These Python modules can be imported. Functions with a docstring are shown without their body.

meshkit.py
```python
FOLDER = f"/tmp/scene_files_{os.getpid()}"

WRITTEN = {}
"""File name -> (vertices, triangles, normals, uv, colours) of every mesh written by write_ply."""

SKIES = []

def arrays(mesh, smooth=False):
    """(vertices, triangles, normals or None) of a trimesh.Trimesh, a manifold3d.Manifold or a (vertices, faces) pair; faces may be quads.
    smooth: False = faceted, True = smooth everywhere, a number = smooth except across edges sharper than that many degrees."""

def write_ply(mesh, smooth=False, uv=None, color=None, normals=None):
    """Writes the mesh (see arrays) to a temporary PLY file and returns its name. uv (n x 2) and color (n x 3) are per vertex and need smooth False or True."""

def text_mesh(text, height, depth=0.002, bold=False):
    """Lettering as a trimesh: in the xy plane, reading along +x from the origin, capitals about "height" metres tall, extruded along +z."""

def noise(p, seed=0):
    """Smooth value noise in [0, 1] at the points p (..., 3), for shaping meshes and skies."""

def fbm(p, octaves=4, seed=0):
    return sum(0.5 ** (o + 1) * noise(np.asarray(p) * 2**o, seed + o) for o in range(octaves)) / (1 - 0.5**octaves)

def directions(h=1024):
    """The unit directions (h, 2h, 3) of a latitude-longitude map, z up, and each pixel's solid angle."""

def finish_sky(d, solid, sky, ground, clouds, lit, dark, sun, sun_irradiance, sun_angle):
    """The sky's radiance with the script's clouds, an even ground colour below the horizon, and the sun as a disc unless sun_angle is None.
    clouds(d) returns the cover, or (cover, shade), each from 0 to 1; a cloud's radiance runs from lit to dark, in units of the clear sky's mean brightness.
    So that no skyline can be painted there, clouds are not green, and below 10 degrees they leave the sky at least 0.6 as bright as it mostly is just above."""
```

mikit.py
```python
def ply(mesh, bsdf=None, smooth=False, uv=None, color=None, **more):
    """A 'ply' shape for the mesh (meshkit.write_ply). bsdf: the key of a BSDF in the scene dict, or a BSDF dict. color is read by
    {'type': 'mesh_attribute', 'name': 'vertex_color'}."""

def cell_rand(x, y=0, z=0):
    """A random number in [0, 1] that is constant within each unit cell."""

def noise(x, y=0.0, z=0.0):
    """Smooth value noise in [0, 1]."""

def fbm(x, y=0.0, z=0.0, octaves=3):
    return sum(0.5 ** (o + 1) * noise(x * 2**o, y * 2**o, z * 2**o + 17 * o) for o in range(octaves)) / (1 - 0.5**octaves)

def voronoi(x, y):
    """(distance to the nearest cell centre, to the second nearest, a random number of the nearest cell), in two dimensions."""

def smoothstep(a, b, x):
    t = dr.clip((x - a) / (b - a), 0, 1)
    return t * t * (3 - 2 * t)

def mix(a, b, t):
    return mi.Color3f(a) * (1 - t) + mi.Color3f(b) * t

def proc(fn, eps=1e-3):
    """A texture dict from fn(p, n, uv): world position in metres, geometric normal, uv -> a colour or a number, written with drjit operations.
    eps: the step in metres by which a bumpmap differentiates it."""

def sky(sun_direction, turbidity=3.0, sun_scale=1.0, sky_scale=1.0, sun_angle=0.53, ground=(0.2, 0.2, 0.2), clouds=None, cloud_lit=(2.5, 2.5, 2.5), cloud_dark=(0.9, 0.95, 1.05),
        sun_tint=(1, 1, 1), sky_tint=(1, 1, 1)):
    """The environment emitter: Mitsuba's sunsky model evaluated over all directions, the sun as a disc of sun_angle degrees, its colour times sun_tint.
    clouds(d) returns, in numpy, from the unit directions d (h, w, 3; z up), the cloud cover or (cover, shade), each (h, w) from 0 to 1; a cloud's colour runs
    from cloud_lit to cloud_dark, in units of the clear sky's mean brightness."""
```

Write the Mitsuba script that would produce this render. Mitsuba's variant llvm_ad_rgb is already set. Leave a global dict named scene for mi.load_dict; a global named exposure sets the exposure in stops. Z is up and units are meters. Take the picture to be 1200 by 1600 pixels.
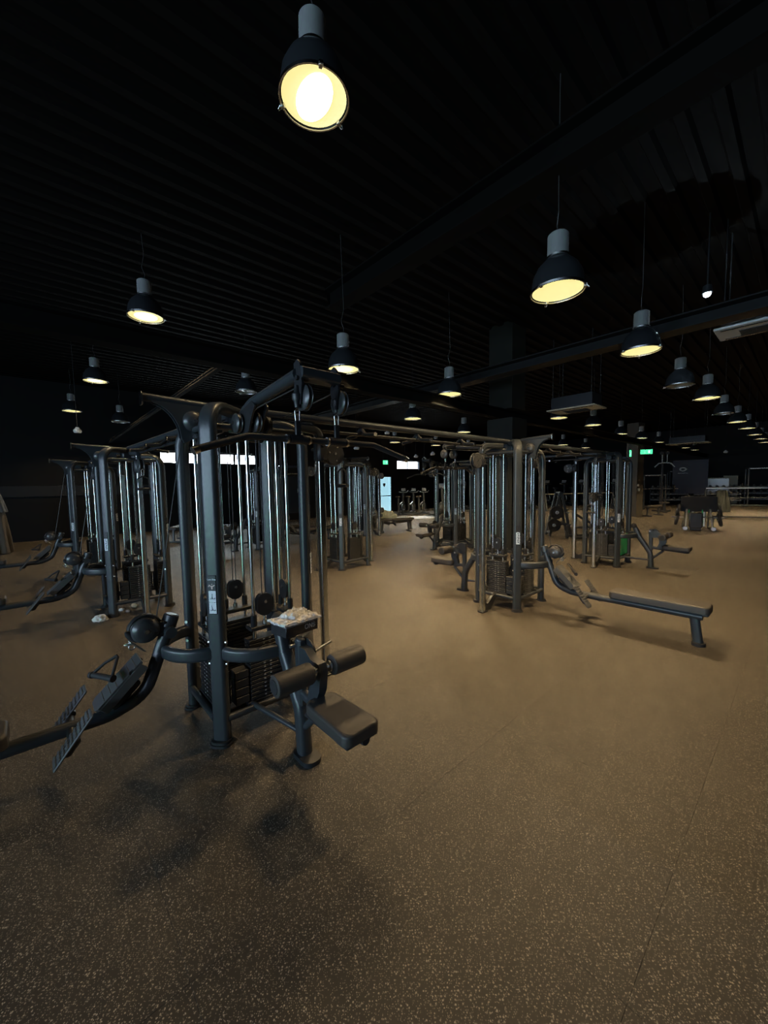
import math, random
import numpy as np, trimesh, drjit as dr, mitsuba as mi
import mikit, meshkit
from mikit import noise, fbm, voronoi, cell_rand, smoothstep, mix
T = mi.ScalarTransform4f
rng = random.Random(7)
scene, labels = {}, {}

# ------------------------------------------------------------------ camera, exposure, light from outside
exposure = 0.0
CAM_H, PITCH, ROLL, F = 1.65, math.radians(4.1), math.radians(-1.0), 600.0
_fw = np.array([0, math.cos(PITCH), -math.sin(PITCH)])
_up0 = np.cross([1.0, 0, 0], _fw)
_up = -math.sin(ROLL) * np.array([1.0, 0, 0]) + math.cos(ROLL) * _up0
_rt = math.cos(ROLL) * np.array([1.0, 0, 0]) + math.sin(ROLL) * _up0
_o = np.array([0, 0, CAM_H])
scene['camera'] = {'type': 'perspective', 'fov': 90.0, 'fov_axis': 'x', 'near_clip': 0.05, 'far_clip': 200.0,
                   'to_world': T().look_at(origin=_o.tolist(), target=(_o + _fw).tolist(), up=_up.tolist())}
WINDOW_L = [8.4, 11.0, 14.8]          # daylight seen through the room's frosted panes
LAMP_I = np.array([1.0, 0.70, 0.36]) * 47.0   # throw of one pendant
LAMP_GLASS = np.array([1.0, 0.84, 0.33])

# the building's own axes: a runs along the machine rows, b across them
YAW = math.radians(42.0)
E1 = np.array([math.cos(YAW), math.sin(YAW)]); E2 = np.array([-math.sin(YAW), math.cos(YAW)])
def ab(a, b, z=0.0):
    p = a * E1 + b * E2
    return np.array([p[0], p[1], z])
def ray(px, py):
    return _fw + (px - 600) / F * _rt + (800 - py) / F * _up
def on_z(px, py, z=0.0):            # where a sight line of the survey photo meets a level
    d = ray(px, py); return _o + d * (z - CAM_H) / d[2]
def at_depth(px, py, dep):
    return _o + ray(px, py) * dep

# ------------------------------------------------------------------ materials
def pr(base, rough=0.5, **k):
    return {'type': 'twosided', 'bsdf': {'type': 'principled', 'base_color': base if isinstance(base, dict) else {'type': 'rgb', 'value': list(base)}, 'roughness': rough, **k}}
scene['m_frame'] = pr((.024, .029, .034), .38, specular=.6)
scene['m_frame_dark'] = pr((.013, .014, .016), .42, specular=.5)
scene['m_plate'] = pr((.014, .015, .016), .5)
scene['m_tread'] = pr((.050, .053, .055), .55, specular=.5)
scene['m_rubber'] = pr((.016, .016, .017), .7, specular=.35)
def _pad(p, n, uv):
    g = fbm(p.x * 420, p.y * 420, p.z * 420, 2)
    return mix((.026, .023, .021), (.042, .038, .034), g)
scene['m_pad'] = pr(mikit.proc(_pad), .52, specular=.5)
scene['m_chrome'] = {'type': 'twosided', 'bsdf': {'type': 'roughconductor', 'alpha': .09, 'specular_reflectance': {'type': 'rgb', 'value': [.72, .76, .76]}}}
scene['m_steel'] = {'type': 'twosided', 'bsdf': {'type': 'roughconductor', 'alpha': .22, 'specular_reflectance': {'type': 'rgb', 'value': [.62, .63, .62]}}}
scene['m_dumbbell'] = pr((.16, .16, .15), .3, metallic=.5)
scene['m_cable'] = pr((.03, .03, .03), .4)
scene['m_pulley'] = pr((.035, .037, .040), .32, specular=.6)
scene['m_sign_white'] = pr((.62, .66, .70), .5)
scene['m_sign_dark'] = pr((.015, .016, .02), .5)
scene['m_ink'] = pr((.05, .07, .10), .5)
scene['m_skin_print'] = pr((.55, .42, .38), .5)
scene['m_lamp_grey'] = pr((.20, .21, .21), .42)
scene['m_lamp_bowl'] = pr((.018, .020, .023), .16, specular=.5)
scene['m_lamp_off'] = pr((.20, .20, .18), .25, specular=.7)
scene['m_white'] = pr((.65, .65, .63), .5)
scene['m_panel'] = pr((.42, .44, .46), .5)
scene['m_panel_beige'] = pr((.42, .38, .27), .5)
scene['m_wall'] = pr((.006, .0065, .0075), .6, specular=.2)
scene['m_wall_blue'] = pr((.020, .024, .030), .6, specular=.2)
scene['m_ceiling'] = pr((.0045, .0040, .0036), .85, specular=.05)
scene['m_beam'] = pr((.0045, .0042, .0038), .8, specular=.05)
scene['m_tray2'] = pr((.007, .0072, .0075), .6, specular=.2)
scene['m_tray'] = pr((.008, .008, .008), .8, specular=.1)
scene['m_pillar'] = pr((.045, .040, .032), .6)
scene['m_pillar_dark'] = pr((.010, .011, .009), .6, specular=.2)
scene['m_door'] = pr((.50, .66, .72), .5)
DOOR_L = [.36, .66, .78]   # frosted glass leaf, daylight behind it
scene['m_green_light'] = pr((.01, .30, .11), .4)  # green light put into the colour of cover and stripes; light strip too
scene['m_brown_cloth'] = pr((.10, .085, .065), .85)
scene['m_grey_cloth'] = pr((.07, .07, .07), .6)
scene['m_dark_cloth'] = pr((.012, .016, .015), .9)
scene['m_carton'] = pr((.012, .012, .014), .4)
scene['m_carton_print'] = pr((.25, .26, .27), .5)
def _film(p, n, uv):
    g = fbm(p.x * 60, p.y * 60, p.z * 60, 3)
    return mix((.42, .42, .41), (.75, .75, .73), smoothstep(.3, .7, g))
scene['m_film'] = pr(mikit.proc(_film), .22, specular=.8)
scene['m_paper'] = pr((.62, .60, .54), .8)
scene['m_cream'] = pr((.55, .48, .33), .7)
scene['m_poster'] = pr((.010, .014, .035), .5)
def _floor(p, n, uv):
    q = fbm(p.x * 1.3, p.y * 1.3, 0.0, 3)
    base = mix((.027, .0225, .017), (.040, .034, .026), q)
    d, d2, r = voronoi(p.x * 98, p.y * 98)
    fleck = smoothstep(.60, .70, r) * (1 - smoothstep(.15, .30, d + (r - .8) * .5))
    e, e2, r2 = voronoi(p.x * 210 + 31, p.y * 170 + 7)
    fine = smoothstep(.66, .76, r2) * (1 - smoothstep(.18, .34, e)) * .8
    tone = mix((.28, .235, .175), (.42, .375, .30), cell_rand(dr.floor(p.x * 98), dr.floor(p.y * 98), 5))
    return mix(base, tone, dr.maximum(fleck, fine) * .8)
scene['m_floor'] = pr(mikit.proc(_floor), .62, specular=.35)

def emit(rgb, w=1.0):
    return {'type': 'area', 'radiance': {'type': 'rgb', 'value': [float(x) for x in rgb]}, 'sampling_weight': float(w)}

# ------------------------------------------------------------------ mesh helpers
def cat(*ms):
    return trimesh.util.concatenate([m for m in ms if m is not None])
def rbox(sx, sy, sz, c=.004, at=(0, 0, 0)):
    c = min(c, .45 * min(sx, sy, sz)); h = np.array([sx, sy, sz]) / 2; pts = []
    for s in np.ndindex(2, 2, 2):
        sg = np.array(s) * 2 - 1
        for k in range(3):
            q = h.copy() - c; q[k] = h[k]; pts.append(sg * q)
    m = trimesh.convex.convex_hull(np.array(pts)); m.apply_translation(at); return m
def circ(r, n=12):
    a = np.arange(n) * 2 * math.pi / n; return np.stack([np.cos(a), np.sin(a)], 1) * r
def rrect(w, h, r, k=3):
    pts = []
    for cx, cy, a0 in ((1, 1, 0), (-1, 1, 90), (-1, -1, 180), (1, -1, 270)):
        for i in range(k + 1):
            a = math.radians(a0 + 90 * i / k)
            pts.append((cx * (w / 2 - r) + r * math.cos(a), cy * (h / 2 - r) + r * math.sin(a)))
    return np.array(pts)
def fillet(pts, rad, n=6):
    pts = [np.array(p, float) for p in pts]; out = [pts[0]]
    rads = rad if isinstance(rad, (list, tuple)) else [rad] * (len(pts) - 2)
    for i in range(1, len(pts) - 1):
        a, b, c = pts[i - 1], pts[i], pts[i + 1]
        u, v = a - b, c - b; lu, lv = np.linalg.norm(u), np.linalg.norm(v); u /= lu; v /= lv
        ang = math.acos(np.clip(u @ v, -1, 1)); t = min(rads[i - 1] / max(math.tan(ang / 2), 1e-4), .48 * lu, .48 * lv)
        p, q = b + u * t, b + v * t
        for k in range(n + 1):
            s = k / n; out.append((1 - s) ** 2 * p + 2 * s * (1 - s) * b + s * s * q)
    out.append(pts[-1]); return np.array(out)
def sweep(pts, sec, binormal=None, scale=None):
    """section (x along N, y along B) carried along pts"""
    p = np.array(pts, float); n = len(p)
    t = np.gradient(p, axis=0) if n > 2 else np.repeat([p[1] - p[0]], 2, 0)
    t[0] = p[1] - p[0]; t[-1] = p[-1] - p[-2]; t /= np.linalg.norm(t, axis=1, keepdims=True)
    if binormal is not None:
        B = np.repeat([np.array(binormal, float)], n, 0); N = np.cross(B, t); N /= np.linalg.norm(N, axis=1, keepdims=True)
        B = np.cross(t, N)
    else:
        a = np.array([0, 0, 1.0]) if abs(t[0][2]) < .9 else np.array([1.0, 0, 0])
        N = np.zeros_like(p); N[0] = np.cross(a, t[0]); N[0] /= np.linalg.norm(N[0])
        for i in range(1, n):
            v = N[i - 1] - t[i] * (N[i - 1] @ t[i]); N[i] = v / np.linalg.norm(v)
        B = np.cross(t, N)
    m = len(sec); sc = np.ones(n) if scale is None else np.array(scale)
    v = p[:, None] + (N[:, None] * sec[None, :, :1] + B[:, None] * sec[None, :, 1:]) * sc[:, None, None]
    v = v.reshape(-1, 3); f = []
    for i in range(n - 1):
        for j in range(m):
            a, b = i * m + j, i * m + (j + 1) % m; f += [(a, b, b + m), (a, b + m, a + m)]
    c0, c1 = len(v), len(v) + 1; v = np.vstack([v, p[:1], p[-1:]])
    for j in range(m):
        f.append((c0, (j + 1) % m, j)); f.append((c1, (n - 1) * m + j, (n - 1) * m + (j + 1) % m))
    msh = trimesh.Trimesh(v, np.array(f), process=False); return msh
def tube(pts, r, n=12, **k):
    return sweep(pts, circ(r, n), **k)
def rod(p, q, r, n=12):
    return tube([p, q], r, n)
def lathe(prof, n=28):
    return trimesh.creation.revolve(np.array(prof, float), sections=n)
def disc_x(r, th, bevel=.2, n=28):       # wheel lying with its axle along y
    b = min(th * .35, r * bevel)
    m = lathe([(0, -th / 2), (r - b, -th / 2), (r, -th / 2 + b), (r, th / 2 - b), (r - b, th / 2), (0, th / 2)], n)
    m.apply_transform(trimesh.transformations.rotation_matrix(math.pi / 2, [1, 0, 0])); return m
def prism(poly, th, plane='xz', at=(0, 0, 0)):
    from shapely.geometry import Polygon
    m = trimesh.creation.extrude_polygon(poly if not isinstance(poly, (list, np.ndarray)) else Polygon(poly), th, engine='earcut')
    m.apply_translation((0, 0, -th / 2))
    if plane == 'xz': m.apply_transform(trimesh.transformations.rotation_matrix(math.pi / 2, [1, 0, 0]))
    if plane == 'yz': m.apply_transform(np.array([[0, 0, 1, 0], [1, 0, 0, 0], [0, 1, 0, 0], [0, 0, 0, 1.0]]))
    m.apply_translation(at); return m
def mv(m, x=0, y=0, z=0, ry=0, rz=0, rx=0):
    m = m.copy(); R = trimesh.transformations.rotation_matrix
    if rx: m.apply_transform(R(rx, [1, 0, 0]))
    if ry: m.apply_transform(R(ry, [0, 1, 0]))
    if rz: m.apply_transform(R(rz, [0, 0, 1]))
    m.apply_translation((x, y, z)); return m

PLY = {}
def shape(name, maker, mat, smooth=40):
    if name not in PLY: PLY[name] = mikit.ply(maker() if callable(maker) else maker, mat, smooth=smooth)
    return PLY[name]
def numbered(key):
    if key not in scene and key not in labels: return key
    i = 1
    while f'{key}_{i:03d}' in scene or f'{key}_{i:03d}' in labels: i += 1
    return f'{key}_{i:03d}'
def put(parent, name, ply, M=None, label=None, **more):
    key = numbered(f'{parent}__{name}' if parent else name)
    global numbered_last
    numbered_last = key
    scene[key] = {**ply, **more}
    if M is not None: scene[key]['to_world'] = M
    if label: labels[key] = {'label': label}
    return key
def add(parent, name, mesh, mat, M=None, label=None, smooth=40, **more):
    return put(parent, name, mikit.ply(mesh, mat, smooth=smooth), M, label, **more)
def thing(name, label, cat_, group=None):
    key = numbered(name); labels[key] = {'label': label, 'category': cat_}
    if group: labels[key]['group'] = group
    return key
def struct(key, mesh=None, mat=None, M=None, smooth=False, **more):
    if mesh is not None:
        scene[key] = mikit.ply(mesh, mat, smooth=smooth, **more)
        if M is not None: scene[key]['to_world'] = M
    labels[key] = {'kind': 'structure'}
    return key
def at(p, rz=0.0):
    return T().translate([float(p[0]), float(p[1]), float(p[2]) if len(p) > 2 else 0.0]).rotate([0, 0, 1], math.degrees(rz))
MAB = at((0, 0, 0), YAW)                      # building axes to world

# ------------------------------------------------------------------ the room
A0, A1, B0, B1, HC = -9.0, 35.0, -8.0, 17.0, 5.3
m0, m1, k0, k1 = -2.72, 9.28, -3.68, 9.32     # zone of loose rubber tiles
def quad(x0, x1, y0, y1, z):
    return trimesh.Trimesh([[x0, y0, z], [x1, y0, z], [x1, y1, z], [x0, y1, z]], [[0, 1, 2], [0, 2, 3]], process=False)
fl = cat(quad(A0, A1, B0, k0, 0), quad(A0, A1, k1, B1, 0), quad(A0, m0, k0, k1, 0), quad(m1, A1, k0, k1, 0), quad(m0, m1, k0, k1, -.008))
struct('floor', fl, 'm_floor', MAB)
tile = shape('floor_tile', lambda: rbox(.9993, .9993, .012, .0006), 'm_floor', False)
for i in range(12):
    for j in range(13):
        put('floor', 'rubber_tile', tile, MAB @ T().translate([m0 + .5 + i, k0 + .5 + j, -.006 + rng.uniform(-.0002, .0002)]))
# corrugated roof deck, ribs along a
prof, y = [], B0 - .2
while y < B1 + .3:
    prof += [(y, HC), (y + .15, HC), (y + .18, HC - .06), (y + .27, HC - .06)]; y += .30
pv = np.array([[x, q[0], q[1]] for x in (A0 - .2, A1 + .2) for q in prof]); n_ = len(prof)
struct('ceiling', trimesh.Trimesh(pv, [f for i in range(n_ - 1) for f in ((i, i + 1, n_ + i + 1), (i, n_ + i + 1, n_ + i))], process=False), 'm_ceiling', MAB)
def slab(x0, x1, y0, y1, z0, z1):
    return rbox(x1 - x0, y1 - y0, z1 - z0, .003, ((x0 + x1) / 2, (y0 + y1) / 2, (z0 + z1) / 2))
def line_hits(px, b):                          # a of the wall b=const seen at column px (level sight)
    d = ray(px, 757); d2 = d[:2]; return float((d2 @ E1) / (d2 @ E2) * b)
# far wall with its openings: door and two bands of high windows
win = []
wa0, wa1 = line_hits(252, B1), line_hits(402, B1)
win.append((wa0, wa1, 2.60, 3.12))
wc0, wc1 = line_hits(621, B1), line_hits(655, B1)
win.append((wc0, wc1, 2.55, 3.12))
da0, da1 = line_hits(591.5, B1), line_hits(612, B1)
def wall_with_holes(length0, length1, h, holes, th=.22):
    from shapely.geometry import box
    from shapely.ops import unary_union
    g = box(length0, 0, length1, h)
    for a, b, c, d in holes: g = g.difference(box(a, c, b, d))
    return g
g = wall_with_holes(A0 - .2, A1 + .2, HC + .1, win + [(da0, da1, 0, 2.15)])
m = prism(g, .22, 'xz', (0, B1 + .11, 0)); struct('wall_back', m, 'm_wall', MAB)
struct('wall_right', slab(A1, A1 + .2, B0 - .2, B1 + .2, 0, HC + .1), 'm_wall', MAB)
struct('wall_front', slab(A0 - .2, A1 + .2, B0 - .2, B0, 0, HC + .1), 'm_wall', MAB)
# left wall with the tall daylight windows
lw = [(-4.2, -1.2, .9, 3.4), (-.4, 2.6, .9, 3.4), (3.6, 6.6, .9, 3.4)]
g = wall_with_holes(B0 - .2, B1 + .2, HC + .1, lw)
struct('wall_left', prism(g, .22, 'yz', (A0 - .11, 0, 0)), 'm_wall', MAB)
wn = 0
def window(axis, pos, u0, u1, z0, z1, inner, n_mul, rad, w=1.0):
    """frame, mullions and one glowing frosted pane per bay; inner = sign of the room side"""
    global wn
    wn += 1; key = struct(f'window_{wn}')
    us = np.linspace(u0, u1, n_mul + 1); fr = []
    def bx(a, b, c, d, th=.09):
        return slab(a, b, pos - th / 2, pos + th / 2, c, d) if axis == 'a' else slab(pos - th / 2, pos + th / 2, a, b, c, d)
    fr = [bx(u0, u1, z0, z0 + .06), bx(u0, u1, z1 - .06, z1)] + [bx(u - .035, u + .035, z0 + .05, z1 - .05) for u in us]
    add(key, 'window_frame', cat(*fr), 'm_frame_dark', MAB, smooth=False)
    for i in range(n_mul):
        a, b = us[i] + .03, us[i + 1] - .03; q = pos - inner * .02
        v = [[a, q, z0 + .05], [b, q, z0 + .05], [b, q, z1 - .05], [a, q, z1 - .05]] if axis == 'a' else [[q, a, z0 + .05], [q, b, z0 + .05], [q, b, z1 - .05], [q, a, z1 - .05]]
        pm = trimesh.Trimesh(v, [[0, 1, 2], [0, 2, 3]], process=False)
        want = np.array([0, inner, 0]) if axis == 'a' else np.array([inner, 0, 0])
        if pm.face_normals[0] @ want < 0: pm.invert()
        add(key, 'pane', pm, 'm_white', MAB, smooth=False, emitter=emit(rad, w))
window('a', B1 + .11, *win[0], -1, 4, [30, 36, 38], 1.2)
window('a', B1 + .11, *win[1], -1, 2, [45, 54, 58], 1.2)
for w_ in lw: window('b', A0 - .11, *w_, 1, 3, WINDOW_L, 5.0)
# the door in the back wall
dk = struct('door_1')
add(dk, 'door_leaf', slab(da0 + .06, da1 - .2, B1 + .02, B1 + .07, .02, 2.10), 'm_door', MAB, emitter=emit(DOOR_L, .2))
add(dk, 'door_leaf', slab(da1 - .19, da1 - .06, B1 + .02, B1 + .07, .02, 2.10), 'm_door', MAB, emitter=emit(DOOR_L, .2))
add(dk, 'door_frame', cat(slab(da0, da0 + .06, B1 - .03, B1 + .12, 0, 2.15), slab(da1 - .06, da1, B1 - .03, B1 + .12, 0, 2.15), slab(da0, da1, B1 - .03, B1 + .12, 2.10, 2.15)), 'm_frame_dark', MAB)
add(dk, 'door_emblem', prism([(-.09, .1), (.09, .1), (.09, -.02), (0, -.12), (-.09, -.02)], .006, 'xz', ((da0 + da1) / 2 - .07, B1 + .015, 1.62)), 'm_ink', MAB)
add(dk, 'push_bar', slab(da0 + .1, da1 - .1, B1 - .02, B1 + .0, .95, .99), 'm_frame_dark', MAB)
# roof beams
def beam_mesh(p, q, w, h):
    return sweep([p, q], np.array([(-w / 2, 0), (-w / 2, .02), (-.02, .03), (-.02, h - .03), (-w / 2, h - .02), (-w / 2, h), (w / 2, h), (w / 2, h - .02), (.02, h - .03), (.02, .03), (w / 2, .02), (w / 2, 0)]), binormal=(0, 0, 1))
colP = on_z(791, 859, 0); cA, cB = float(colP[:2] @ E1), float(colP[:2] @ E2)
struct('trim_1', beam_mesh((A0, cB, 3.14), (A1, cB, 3.14), .2, .22), 'm_beam', MAB)
q1 = on_z(685, 385, 4.4); q2 = on_z(1120, 504, 3.75); b2 = float(on_z(522, 488, 4.4)[:2] @ E2)
struct('trim_2', beam_mesh((float(q1[:2] @ E1), B0, 4.4), (float(q1[:2] @ E1), b2, 4.4), .25, .3), 'm_beam', MAB)
struct('trim_3', beam_mesh((float(q2[:2] @ E1), B0, 3.75), (float(q2[:2] @ E1), B1, 3.75), .30, .20), 'm_tray2', MAB)
q3 = on_z(310, 590, 3.3)
struct('trim_4', beam_mesh((float(q3[:2] @ E1), cB, 3.22), (float(q3[:2] @ E1), B1, 3.22), .07, .06), 'm_tray', MAB)
# pale band along the lower back wall at the left
struct('trim_5', slab(A0, line_hits(250, B1), B1 - .05, B1 + .02, 1.45, 1.80), 'm_wall_blue', MAB)
struct('trim_6', slab(line_hits(690, B1), line_hits(960, B1), B1 - .04, B1 + .02, 1.9, 3.4), 'm_wall_blue', MAB)
# unseen green light strip behind the viewer, inferred from green in the chrome
struct('light_strip_7', slab(A0, A0 + .05, -1.2, 2.6, .36, .70), 'm_green_light', MAB, emitter=emit((.1, 15.0, 3.2), .6))
# pillars
ck = thing('pillar', 'dark square pillar reaching the ceiling beam behind the right cable tower', 'pillar')
add(ck, 'shaft', slab(cA - .33, cA + .33, cB - .33, cB + .33, 0, 3.14), 'm_pillar_dark', MAB)
add(ck, 'head', slab(cA - .3, cA + .3, cB - .3, cB + .3, 3.35, HC), 'm_pillar_dark', MAB)
add(ck, 'base', slab(cA - .35, cA + .35, cB - .35, cB + .35, 0, .06), 'm_frame_dark', MAB)
p2 = on_z(997, 807, 0)
ck2 = thing('pillar', 'brown square pillar with wall switches under the green exit signs', 'pillar')
MP2 = at(p2, math.radians(28))
add(ck2, 'shaft', rbox(.5, .5, 4.2, .01, (0, .2, 2.1)), 'm_pillar', MP2)
add(ck2, 'switch_box', rbox(.14, .03, .12, .006, (-.12, -.065, 1.22)), 'm_white', MP2)
add(ck2, 'switch_box', rbox(.10, .03, .10, .006, (-.19, -.065, 1.42)), 'm_white', MP2)

# ------------------------------------------------------------------ pendant lamps
D = .46
def lamp_parts():
    R = D / 2
    bowl = lathe([(.085, .285), (.10, .28), (.125, .255), (.175, .205), (.212, .13), (R - .006, .05), (R, 0), (R - .012, 0), (R - .018, .05), (.20, .13), (.165, .195), (.11, .25), (.085, .26)], 40)
    hous = lathe([(0, .50), (.075, .50), (.09, .485), (.092, .27), (.10, .268), (.10, .255), (0, .255)], 28)
    ring = lathe([(R - .004, -.012), (R + .006, -.012), (R + .006, .008), (R - .004, .008), (R - .004, -.012)], 40)
    glass = lathe([(0, .004), (R - .012, .004)], 40)
    if glass.face_normals[0][2] > 0: glass.invert()
    clip = cat(rbox(.035, .028, .03, .004, (R, 0, -.004)), tube([(R + .012, -.012, -.01), (R + .028, -.006, -.026), (R + .028, .006, -.026), (R + .012, .012, -.01)], .004, 6))
    colr = lathe([(.086, .285), (.101, .285), (.101, .30), (.086, .30), (.086, .285)], 28)
    return bowl, hous, ring, glass, clip, colr
_lp = lamp_parts()
LP = {n: mikit.ply(m, mat, smooth=40) for n, m, mat in zip(('reflector', 'housing', 'rim', 'glass', 'clip', 'collar'), _lp, ('m_lamp_bowl', 'm_lamp_grey', 'm_steel', 'm_white', 'm_steel', 'm_steel'))}
hot = lathe([(0, 0), (.12, 0)], 32)
if hot.face_normals[0][2] > 0: hot.invert()
LP['hot'] = mikit.ply(hot, 'm_white')
LP['glass_off'] = {**LP['glass'], 'bsdf': {'type': 'ref', 'id': 'm_lamp_off'}}
def lamp(pos, label, group=None, lit=True, hotspot=None, power=1.0, rot=0.0, w=1.0, n_spots=1, scale=1.0, tilt=0.0):
    k = thing('pendant_lamp', label, 'lamp', group)
    M = T().translate([float(x) for x in pos]).rotate([0, 0, 1], rot).rotate([1, 0, 0], tilt).scale(scale)
    for n in ('reflector', 'housing', 'rim', 'collar'): put(k, n, LP[n], M)
    if lit: put(k, 'glass', LP['glass'], M, emitter=emit(LAMP_GLASS, .03))
    else: put(k, 'glass', LP['glass_off'], M)
    if hotspot:
        sx, sy, lum = hotspot
        put(k, 'bulb_glow', LP['hot'], M @ T().translate([0, 0, -.001]).scale([sx, sy, 1]), emitter=emit(np.array([1, .9, .55]) * lum, .03))
    for i in range(3): put(k, 'clip', LP['clip'], M @ T().rotate([0, 0, 1], 20 + 120 * i))
    z1 = HC - .05
    add(k, 'cord', tube(fillet([(0, 0, .5), (.015, .01, .58), (-.02, 0, .68), (.02, 0, .85), (0, 0, (z1 - pos[2]) / scale)], .05, 4), .005, 6), 'm_cable', M)
    if lit:
        for i in range(n_spots):
            a = 2 * math.pi * i / n_spots; rr = .0 if n_spots == 1 else .13 if n_spots < 5 else .19
            o = [float(pos[0] + rr * math.cos(a)), float(pos[1] + rr * math.sin(a)), float(pos[2] - .03)]
            scene[f'{k}_beam_{i}'] = {'type': 'spot', 'to_world': T().look_at(origin=o, target=[o[0], o[1], 0.0], up=[0, 1, 0]), 'cutoff_angle': 62.0, 'beam_width': 18.0,
                                      'intensity': {'type': 'rgb', 'value': (LAMP_I * power / n_spots).tolist()}, 'sampling_weight': float(w / n_spots)}
    return k
def by_width(px, py, w):
    st = math.sqrt(1 + ((px - 600) / 600) ** 2); return at_depth(px, py, F * D * st / w)
lamp(by_width(491, 154, 108) , 'glaring pendant lamp nearest the camera at the top of the picture', hotspot=(.95, 1.5, 9.0), w=3, n_spots=3, rot=30, power=0.2)
lamp(by_width(871, 455, 86), 'large lit pendant lamp in the upper right half, black bowl and grey housing', w=3, n_spots=3, rot=70, power=1.05)
lamp(by_width(228, 495, 59), 'bright pendant lamp highest of the three at the left', hotspot=(1.2, 1.2, 3.5), w=3, n_spots=3, power=0.65)
lamp(by_width(1001, 548, 65), 'lit pendant lamp between the large right lamp and the unlit dome', w=3, n_spots=3, rot=40, power=1.1)
lamp(by_width(537, 577, 49), 'lit pendant lamp directly above the pulldown arm of the front tower', hotspot=(1.2, 1.2, 1.6), w=3, power=1.4, n_spots=5)
lamp(by_width(149, 595, 40), 'middle one of the three lit pendant lamps at the left', hotspot=(1.2, 1.2, 2.0), w=2, power=0.4)
lamp(by_width(702, 616, 38), 'lit pendant lamp above the long overhead beam in the middle of the room', w=2, power=2.5, n_spots=5)
lamp(by_width(112, 642, 31), 'lowest and farthest of the three lit pendant lamps at the left', w=1.5, power=0.5)
lamp(by_width(1105, 622, 43), 'lit pendant lamp with a blue shine on its bowl, right of the unlit dome', w=2, power=0.8)
lamp(by_width(1062, 602, 48), 'unlit dark dome pendant between two lit ones at the right', lit=False)
lamp(by_width(800, 639, 31), 'unlit pendant lamp in front of the dark pillar', lit=False)
lamp(by_width(385, 612, 34), 'unlit pendant lamp just behind the top of the front tower', lit=False)
lamp(by_width(188, 659, 28), 'unlit pendant lamp seen as a pale disc above the left towers', lit=False)
G1 = 'lamp row running back to the right edge'
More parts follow.
